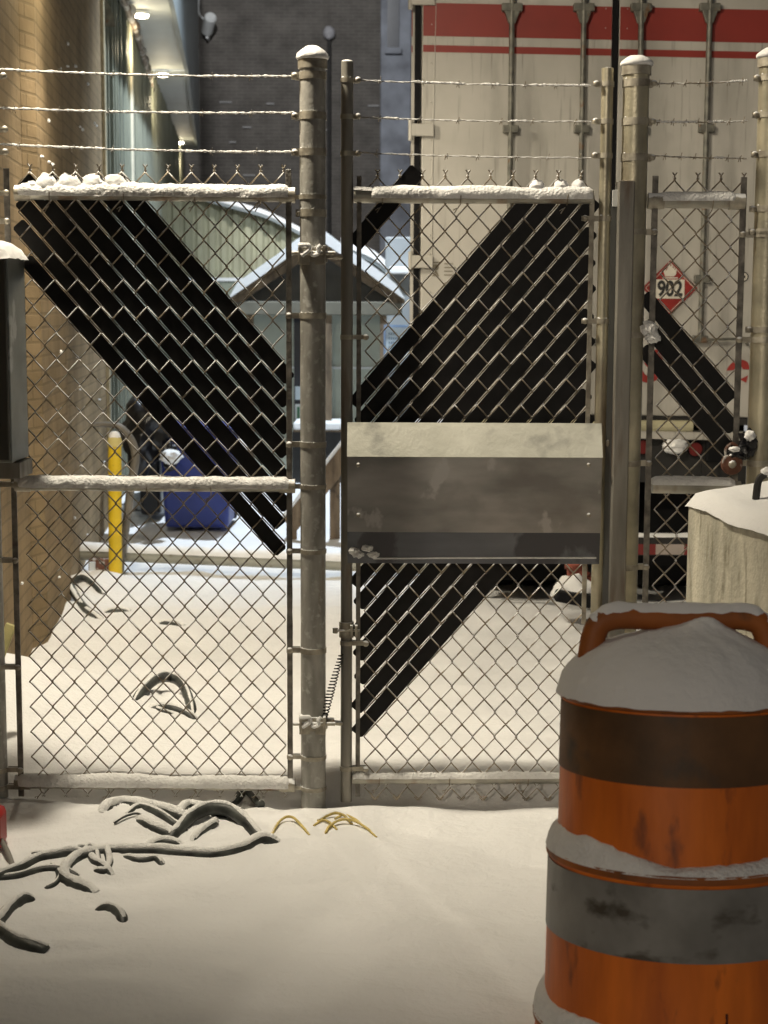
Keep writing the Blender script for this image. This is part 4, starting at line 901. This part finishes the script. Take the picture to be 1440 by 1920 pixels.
for px in (616, 470, 718):
    a = P(px, 800, YH+.06); MB().box((a.x-.035, YH+.05, -.4), (a.x+.035, YH+.12, P(px, 590, YH+.05).z)).build('post', WOOD, HT, smooth=False)
a, b_ = P(552, 905, YH+.48), P(568, 592, YH+.48); MB().box((a.x, YH+.47, -.4), (b_.x+.02, YH+.498, b_.z)).build('door', mat('dark_door', (.02, .022, .03), .4), HT, smooth=False)
a, b_ = P(553, 750, YH+.4), P(566, 725, YH+.4); MB().box((a.x, YH+.44, a.z), (b_.x, YH+.452, b_.z)).build('notice', PAPER, HT, smooth=False)
a, b_ = P(553, 792, YH+.4), P(566, 758, YH+.4); o = MB().box((a.x, YH+.44, a.z), (b_.x, YH+.452, b_.z)).build('notice', WHITEM, HT, smooth=False)
MB().box((a.x+.02, YH+.435, a.z+.03), (b_.x-.025, YH+.439, b_.z-.03)).build('green_print', mat('green_print', (.05, .18, .09), .6), o, smooth=False)
a, b_ = P(550, 806, YH-.2), P(640, 792, YH-.2); o = MB().box((a.x, YH-.2, a.z-.02), (b_.x, YH+.4, a.z)).build('counter', WOOD, HT, smooth=False)
MB().box((a.x, YH-.21, a.z+.001), (b_.x, YH+.4, b_.z)).build('snow', SNOW, o, bevel=.02)
a, b_ = P(548, 905, YH-.1), P(640, 810, YH-.1); MB().box((a.x, YH-.1, -.4), (b_.x, YH+.3, b_.z)).build('counter_front', DARKM, HT, smooth=False)
# board sign near the hut
SB = thing('notice_board', tuple(P(738, 700, 16.2)), 'pale blue notice board with faint lines of print beside the trailer', 'sign')
a, b_ = P(723, 670, 16.2), P(765, 614, 16.2); MB().box((a.x, 16.2, a.z), (b_.x, 16.23, b_.z)).build('board', PAPER, SB, smooth=False)
MB().box((a.x-.02, 16.18, b_.z+.002), (b_.x, 16.25, b_.z+.025)).box((a.x-.02, 16.18, a.z), (a.x-.001, 16.25, b_.z)).build('frame', mat('blue_frame', (.22, .32, .5), .5), SB, smooth=False)
pr_ = MB()
for i, w_ in enumerate((.10, .13, .08, .12)):
    for j in range(int(w_/.022)): pr_.box((a.x+.03+j*.022, 16.196, b_.z-.075-i*.045), (a.x+.043+j*.022, 16.199, b_.z-.052-i*.045))
pr_.build('print', mat('blue_ink', (.12, .2, .3), .6), SB, smooth=False)
MB().tube([(a.x+.12, 16.26, -.3), (a.x+.12, 16.26, b_.z)], .025, 8).build('post', GALV, SB)
# wooden stair stringer with snow, behind the post
ST = thing('stair_rail', tuple(P(590, 960, 12.6)), 'brown slanting stair rail with a strip of snow, behind the post', 'stair rail')
A, B = P(530, 975, 12.6), P(660, 812, 12.6); d = (B-A).normalized(); nn = Vector((-d.z, 0, d.x))
MB().prism([A, B, B-nn*.14, A-nn*.14], (0, .06, 0)).build('board', WOOD, ST, smooth=False)
MB().prism([A+nn*.002, B+nn*.002, B+nn*.030, A+nn*.026], (0, .06, 0)).build('snow', SNOW, ST, bevel=.006)
for t in (.12, .75): q = A.lerp(B, t); MB().box((q.x-.04, 12.662, -.4), (q.x+.04, 12.74, q.z-.02)).build('post', WOOD, ST, smooth=False)
# ================================================================ bins and bags
def cart(px0, px1, pyb, pyt, Y, m, label, group):
    a, b_ = P(px0, pyb, Y), P(px1, pyt, Y); cx = (a.x+b_.x)/2; hw = (b_.x-a.x)/2; z0 = a.z; z1 = b_.z
    CT = thing('wheeled_bin', (cx, Y+.3, z0), label, 'bin', group)
    lo = [(cx-hw*.95, Y), (cx+hw*.95, Y), (cx+hw*.95, Y+.55), (cx-hw*.95, Y+.55)]; hi = [(cx-hw*1.08, Y-.04), (cx+hw*1.08, Y-.04), (cx+hw*1.08, Y+.65), (cx-hw*1.08, Y+.65)]
    MB().add([(x, y, z0-.02) for x, y in lo]+[(x, y, z1) for x, y in hi], [(3, 2, 1, 0), (4, 5, 6, 7)]+[(i, (i+1) % 4, 4+(i+1) % 4, 4+i) for i in range(4)]).build('bin_body', m, CT, smooth=False, bevel=.03)
    MB().box((cx-hw*1.12, Y-.07, z1+.002), (cx+hw*1.12, Y+.70, z1+.05)).build('lid', m, CT, smooth=False, bevel=.02)
    for s in (-1, 1): MB().lathe((cx+s*hw*.9, Y+.6, z0+.10), [(.10, -.03), (.12, -.02), (.12, .02), (.10, .03)], 20, ax=Matrix.Rotation(PI/2, 3, 'Y')).build('wheel', BLACK, CT)
    return CT
cart(306, 430, 985, 812, 13.0, BLUE, 'blue wheeled bin standing in the snow behind the left fence', 'bins in the yard')
cart(262, 300, 962, 780, 13.6, mat('black_bin', (.02, .021, .024), .4), 'black wheeled bin just left of the blue bin', 'bins in the yard')
BGp = ((276, 806, .31, .27), (262, 860, .14, .2), (318, 855, .10, .12))
for i, (px, py, r, h_) in enumerate(BGp):
    p = P(px, py, 12.95-.05*i); mb = MB().blob(p, (r*.62, r*.7, h_), .36, 2.0, 34, 22, seed=i+2)
    tag(mb.build('bin_bag', BAG, None, origin=p), ('largest glossy black bin bag piled beside the blue bin', 'black bin bag slumped lowest beside the yellow bollard', 'small black bin bag tucked against the blue bin')[i], 'bin bag', 'bin bags by the blue bin')
p = P(320, 857, 12.7); mb = MB().blob(p, (.085, .08, .055), .4, 3, seed=5); tag(mb.build('snow_lump', SNOW, None, origin=p), 'lump of snow lying on the bin bags by the blue bin', 'snow')
p = P(272, 960, 14.2); mb = MB().blob(p, (.26, .2, .17), .35, 2.4, 26, 16, seed=8); tag(mb.build('snow_heap', noise_mask(mat('dirty_snow', (.7, .72, .75), .8, bump=.4, bscale=20), 8, .6, .64, (.08, .08, .08), (1, 1, 3), 2), None, origin=p), 'dirty snow heap left of the blue bin', 'snow heap')
# bollard
bb = P(216, 1062, 10.5); BO = thing('bollard', (bb.x, 10.5, bb.z), 'yellow steel bollard with a snow cap beside the brick wall', 'bollard')
bt = P(217, 828, 10.5).z
MB().tube([(bb.x, 10.5, bb.z-.2), (bb.x+.01, 10.5, bt)], .044, 20).build('pipe', YEL, BO)
MB().lathe((bb.x+.01, 10.5, bt), [(.050, -.03), (.05, -.002), (.04, .03), (.015, .045)], 20).build('cap', mat('pale_yellow', (.62, .52, .2), .6), BO)
MB().blob((bb.x+.01, 10.5, bt+.028), (.040, .040, .040), .08, 3).build('snow', SNOW, BO)
# bent flat hoop behind the bollard
hp = catmull([P(x, y, 10.9) for x, y in ((176, 797), (205, 796), (228, 803), (248, 830), (254, 862), (246, 905), (240, 960), (228, 1040), (224, 1075))], 6)
tag(MB().tube(hp, [.022+.014*sm(0, 20, i) for i in range(len(hp))], 10, flat=.8).build('bent_pipe', mat('grey_pipe', (.20, .18, .15), .6, .2, .2, 12, .1, 30), None, origin=hp[-1]), 'grey pipe bent over beside the yellow bollard', 'pipe')
# low barrier pipe across the yard
A, B = P(150, 1036, 11.0), P(640, 1056, 10.9); B = A+(B-A)*1.55; BP = thing('barrier_pipe', tuple(A), 'long grey barrier pipe with snow lying low across the yard', 'barrier')
MB().tube([A, B], .052, 20).build('pipe', noise_mask(mat('barrier_paint', (.34, .33, .27), .6, .1, .15, 3, .1, 20), 10, .6, .7, (.2, .15, .09), None, 2), BP)
MB().snowbar(A+Vector((.0, 0, 0)), A+(B-A)*.98, .052, -.35, .010, step=.02, freq=6, seed=3).build('snow', SNOW, BP)
q = A+(B-A).normalized()*.14; MB().box((q.x-.06, q.y-.12, q.z-.13), (q.x+.15, q.y-.055, q.z-.02)).build('bracket', RUST, BP, smooth=False, bevel=.006)
q = A+(B-A).normalized()*.10; MB().box((q.x-.01, q.y-.15, q.z-.15), (q.x+.03, q.y-.125, q.z-.04)).build('tag', WHITEM, BP, smooth=False)
# ================================================================ trailer
YT = 9.7; TL = thing('semi_trailer', (P(1145, 900, YT).x, YT, -.27), 'rear of a dirty white box trailer with red stripes and lock rods behind the gate', 'trailer')
tx0, tx1 = P(769, 500, YT).x, P(1145, 500, YT).x; tw = tx1-tx0; txr = tx1+tw; tz0 = P(1145, 775, YT).z
th_ = .004
def T(px, py): q = P(px, py, YT); return q
def tilt(x): return -(x-tx0)*.016      # the trailer leans a little to the right
def tbox(x0, x1, z0, z1, y0, y1, name, m, par=TL, bev=0.0, sm_=False):
    mb = MB(); vs_ = []
    for y in (y0, y1):
        for (x, z) in ((x0, z0), (x1, z0), (x1, z1), (x0, z1)): vs_.append((x, y, z+tilt(x)))
    mb.add(vs_, [(0, 1, 2, 3), (7, 6, 5, 4), (0, 4, 5, 1), (1, 5, 6, 2), (2, 6, 7, 3), (3, 7, 4, 0)])
    return mb.build(name, m, par, smooth=sm_, bevel=bev)
dx_ = .014  # leans with depth so its left flank stays edge-on
mb = MB(); vs_ = []
for y, o_ in ((YT+.03, 0), (YT+11, .36)):
    for (x, z) in ((tx0, tz0-.02), (txr, tz0-.02), (txr, 4.05), (tx0, 4.05)): vs_.append((x+o_, y, z+tilt(x)))
box = mb.add(vs_, [(0, 1, 2, 3), (7, 6, 5, 4), (0, 4, 5, 1), (1, 5, 6, 2), (2, 6, 7, 3), (3, 7, 4, 0)]).build('box', TRW, TL, smooth=False)
gk = .045
xa = P(774, 500, YT).x; xb_ = P(790, 500, YT).x; xm = tx1
drs = []
for (x0_, x1_) in ((P(789, 500, YT).x, xm-.020), (xm+.020, txr-.06)):
    drs.append(tbox(x0_, x1_, tz0+.01, 3.95, YT, YT+.029, 'door', TRW, bev=.006))
tbox(P(775, 500, YT).x, P(786, 500, YT).x, tz0+.02, 3.95, YT+.004, YT+.0295, 'door_seal', BLACK); tbox(xm-.018, xm+.018, tz0+.02, 3.95, YT+.002, YT+.0295, 'door_seal', BLACK)
def zat(py, px=789): q = P(px, py, YT-.003); return q.z-tilt(q.x)
for di, d in enumerate(drs):
    x0_, x1_ = ((P(789, 500, YT).x+.004, xm-.024), (xm+.024, txr-.064))[di]
    tbox(x0_, x1_, zat(67), zat(5), YT-.003, YT-.0002, 'stripe', TRR, d); tbox(x0_, x1_, zat(97), zat(84), YT-.003, YT-.0002, 'stripe', TRR, d)
tbox(tx0+.001, P(774, 0, YT).x, zat(67), zat(5), YT+.026, YT+.0298, 'stripe', TRR); tbox(tx0+.001, P(774, 0, YT).x, zat(97), zat(84), YT+.026, YT+.0298, 'stripe', TRR)
for py in (-2, 244, 491):
    tbox(P(766, 500, YT).x, P(812, 500, YT).x, zat(py+12), zat(py-12), YT-.022, YT-.001, 'hinge', TRW, bev=.006)
    q = P(770, py, YT-.01); MB().tube([q+Vector((0, 0, -.06)), q+Vector((0, 0, .06))], .014, 8).build('hinge_pin', TRW, TL)
for px_ in (806, 1126, 1166):          # rivet rows beside the seals
    rv = MB(); q0 = P(px_, 500, YT).x; z_ = tz0+.06
    while z_ < 3.9: rv.lathe((q0, YT-.0005, z_+tilt(q0)), [(.006, 0), (.005, .002), (.002, .003)], 8, ax=Matrix.Rotation(PI/2, 3, 'X')); z_ += .11
    rv.build('rivet_row', TRW, drs[0] if px_ < 1145 else drs[1])
# crease in the left door
MB().tube([P(818, -10, YT), P(815, 120, YT), P(811, 300, YT), P(810, 480, YT)], .004, 6).build('door_weld', TRW, drs[0])
for (xt, yt_, xb2, yb2) in ((961, -40, 951, 768), (1096, -40, 1082, 768), (1203, -40, 1194, 768), (1333, -40, 1313, 640)):
    A, B = P(xt, yt_, YT-.035), P(xb2, yb2, YT-.035); n = 12
    ro = MB().tube([A.lerp(B, i/n) for i in range(n+1)], .0165, 10).build('lock_rod', ROD, TL)
    for py in ([12, 236] if xt != 1333 else [12, 236, 520, 636]):
        u = (py-yt_)/(yb2-yt_); q = A.lerp(B, u); w_ = .06 if py == 12 else .045; g_ = MB()
        g_.box((q.x-w_, YT-.05, q.z-.022), (q.x+w_, YT-.001, q.z+.022))
        if py == 12: g_.prism([(q.x-w_, YT-.045, q.z+.02), (q.x+w_, YT-.045, q.z+.02), (q.x+.02, YT-.045, q.z-.09), (q.x-.02, YT-.045, q.z-.09)], (0, .03, 0))
        g_.build('rod_guide', ROD, ro, smooth=False, bevel=.004)
for px in (1317, 1092): A = P(px, 640, YT-.04); MB().tube(catmull([A, A+Vector((.05, -.01, .01)), A+Vector((.22, -.015, .012)), A+Vector((.27, -.01, -.02))], 5), .014, 8, flat=.6).build('lock_handle', ROD, TL)
# placard
PC = P(1256, 540, YT-.012); hs = .163
def dia(s, y): return [Vector((PC.x+dx2*s, y, PC.z+dz2*s)) for dx2, dz2 in ((0, -1), (1, 0), (0, 1), (-1, 0))]
pl = MB().prism(dia(hs, YT-.012), (0, .008, 0)).build('placard', mat('placard_red', (.24, .020, .016), .4, 0, .15, 12), TL, smooth=False)
bd = MB()
for i in range(4):
    a_, b2 = dia(hs*.90, YT-.014)[i], dia(hs*.90, YT-.014)[(i+1) % 4]; a2, b3 = dia(hs*.875, YT-.014)[i], dia(hs*.875, YT-.014)[(i+1) % 4]
    bd.prism([a_, b2, b3, a2], (0, .0015, 0))
bd.build('border_line', WPAINT, pl, smooth=False)
MB().box((PC.x-.086, YT-.0145, PC.z-.062), (PC.x+.086, YT-.0125, PC.z+.050)).build('number_panel', WPAINT, pl, smooth=False)
v_, f_ = textmesh('902', .125, .0006, .004); M = Matrix.Translation((PC.x, YT-.0155, PC.z-.008)) @ Matrix.Rotation(PI/2, 4, 'X') @ Matrix.Diagonal((.80, 1, 1, 1))
MB().add([M @ v for v in v_], f_).build('number', INK, pl, smooth=False)
fl = [(-.030, 0), (-.040, .03), (-.028, .05), (-.030, .028), (-.018, .045), (-.010, .085), (.002, .055), (.008, .075), (.016, .045), (.026, .058), (.024, .038), (.038, .045), (.034, .012), (.022, 0)]
fm = MB(); cz = PC.z+.068; fm.prism([Vector((PC.x+x, YT-.0145, cz+z)) for x, z in fl], (0, .0015, 0)); fm.box((PC.x-.045, YT-.0145, cz-.012), (PC.x+.045, YT-.013, cz-.005)); fm.build('flame_symbol', WPAINT, pl, smooth=False)
# red lettering fragments, round sticker, faint label
for ch, px, py, s in (('S', 1222, 690, .26), ('e', 1384, 692, .30)):
    v_, f_ = textmesh(ch, s, .0006, .008); q = P(px, py, YT-.002); M = Matrix.Translation((q.x, YT-.002, q.z)) @ Matrix.Rotation(PI/2, 4, 'X') @ Matrix(((1, .2, 0, 0), (0, 1, 0, 0), (0, 0, 1, 0), (0, 0, 0, 1)))
    MB().add([M @ v for v in v_], f_).build('lettering', mat('letter_red', (.30, .028, .022), .5), drs[1], smooth=False)
q = P(1394, 519, YT); ax2 = Matrix.Rotation(PI/2, 3, 'X'); st = MB().lathe((q.x, YT-.002, q.z), [(.030, 0), (.030, .0012)], 24, ax=ax2).build('sticker', INK, drs[1])
MB().lathe((q.x, YT-.0035, q.z), [(.023, 0), (.023, .001)], 24, ax=ax2).build('sticker_ring', WPAINT, st); MB().box((q.x-.010, YT-.0065, q.z-.008), (q.x+.010, YT-.0050, q.z+.008)).build('sticker_mark', INK, st, smooth=False)
lb2 = MB(); q = P(817, 505, YT-.002)
lb2.prism([q+Vector((-.022, 0, -.04)), q+Vector((.022, 0, -.04)), q+Vector((.004, 0, -.008)), q+Vector((-.004, 0, -.008))], (0, .001, 0))
lb2.lathe(q+Vector((0, 0, .012)), [(.018, 0), (.018, .001)], 14, ax=ax2); lb2.box((q.x-.03, q.y, q.z+.036), (q.x+.03, q.y+.001, q.z+.044))
for i, w_ in enumerate((.05, .07, .05, .06)): lb2.box((q.x+.05, q.y, q.z+.03-i*.022), (q.x+.05+w_, q.y+.001, q.z+.036-i*.022))
lb2.build('warning_label', mat('faded_ink', (.16, .14, .10), .6), drs[0], smooth=False)
# underside
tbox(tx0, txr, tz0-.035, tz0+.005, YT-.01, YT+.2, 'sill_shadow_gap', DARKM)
A, B = P(1150, 798, YT-.05), P(1298, 799, YT-.05); MB().tube([A-Vector((.9, 0, 0)), B], .034, 16).build('roller', mat('roller_cream', (.40, .37, .24), .6, 0, .15, 6), TL)
tbox(tx0+.05, txr-.15, zat(826, 1250)+tilt(0)*0+.012, zat(811, 1250)+.012, YT-.07, YT+.1, 'rear_bumper', TRW, bev=.006)
tbox(tx0+.1, txr-.1, zat(905, 1250), zat(828, 1250)-.003+.012, YT-.0, YT+.15, 'light_panel', DARKM)
for px, py in ((1303, 842), (1205, 838), (1000, 838), (1400, 842)):
    q = P(px, py, YT-.01); lr = MB().lathe((q.x, YT-.012, q.z), [(.048, 0), (.048, .011)], 22, ax=ax2).build('tail_lamp_ring', BLACK, TL); MB().lathe((q.x, YT-.020, q.z), [(.040, .007), (.040, .002), (.025, -.004)], 22, ax=ax2).build('tail_lamp_lens', mat('red_lens', (.16, .012, .01), .3), lr)
MB().blob(P(1266, 836, YT-.05), (.075, .05, .045), .35, 2.5, 22, 14, seed=4).build('snow', SNOW, TL)
tbox(P(1320, 850, YT).x, P(1352, 830, YT).x, P(1340, 862, YT).z+.02, P(1340, 826, YT).z+.03, YT-.08, YT-.01, 'lamp_box', BLACK, bev=.01)
ug0, ug1 = tx0+.25, txr-.25; zu = P(1250, 1025, YT-.1).z
ug = MB().box((ug0, YT-.10, zu-.055), (ug1, YT-.02, zu+.055)).build('underride_guard', DARKM, TL, smooth=False, bevel=.005)
x = ug0+.02; i = 0
while x < ug1-.2:
    MB().box((x, YT-.1035, zu-.048), (x+(.29 if i % 2 == 0 else .17), YT-.1005, zu+.015)).build('reflector_strip', mat('tape_red', (.20, .02, .018), .4) if i % 2 == 0 else mat('tape_white', (.42, .36, .32), .4), ug, smooth=False)
    x += .29 if i % 2 == 0 else .17; i += 1
MB().snowbar((ug0, YT-.06, zu+.035), (ug1, YT-.06, zu+.035), .028, .1, .008, step=.02, freq=8).build('snow', SNOW, ug)
for s in (-1, 1): MB().box((tx1+s*.62-.05, YT-.02, zu+.05), (tx1+s*.62+.05, YT+.04, tz0)).build('guard_bracket', DARKM, TL, smooth=False)
axY = Matrix.Rotation(PI/2, 3, 'Y')
gz = H(P(980, 1100, 10.3).x, 10.3)
def tyre(xc, yc): 
    z = gz+.50; o = MB().lathe((xc, yc, z), [(.29, -.13), (.44, -.135), (.495, -.115), (.505, -.05), (.505, .05), (.495, .115), (.44, .135), (.29, .13)], 48, ax=axY).build('wheel', BLACK, TL)
    MB().lathe((xc, yc, z), [(.10, -.09), (.28, -.10), (.285, .10), (.10, .09)], 24, ax=axY).build('rim', ROD, o)
for yc in (10.55, 11.75):
    for px in (944, 1027): tyre(P(px, 1000, 9.75).x, yc)
    for px in (1262, 1345): tyre(P(px, 1000, 9.75).x, yc)
for px in (985, 1303):
    q = P(px, 1000, 9.9); MB().box((q.x-.30, 9.98, gz+.12), (q.x+.30, 10.0, tz0-.04)).build('mud_flap', BLACK, TL, smooth=False)
MB().box((tx0+.35, YT+.3, tz0-.28), (txr-.35, YT+11, tz0-.04)).build('chassis', DARKM, TL, smooth=False)
# rusty chock and snow by the trailer wheel
q = G(1078, 1120); CK = thing('wheel_chock', tuple(q), 'reddish brick like chock with snow beside the trailer wheel', 'chock')
c0 = P(1084, 1075, 9.3); mb = MB(); 
for i in range(3): mb.blob(c0+Vector((.02*(i-1), .02*i, -.05*i+.05)), (.06, .06, .045), .5, 3, 14, 9, seed=i)
mb.build('rubble', mat('brick_red', (.26, .07, .045), .8, 0, .3, 14, .4, 40), CK)
MB().blob(P(1075, 1112, 9.2), (.13, .12, .10), .3, 2, 22, 14, seed=4).build('snow', SNOW, CK)
A = P(1040, 1128, 9.0); tag(MB().prism([A, A+Vector((.30, 0, -.06)), A+Vector((.32, .02, .02)), A+Vector((.02, .02, .05))], (0, .12, 0)).build('rubber_flap', BLACK, None, smooth=False, origin=A, bevel=.01), 'black rubber flap lying at the trailer wheel beside the chock', 'rubber mat')
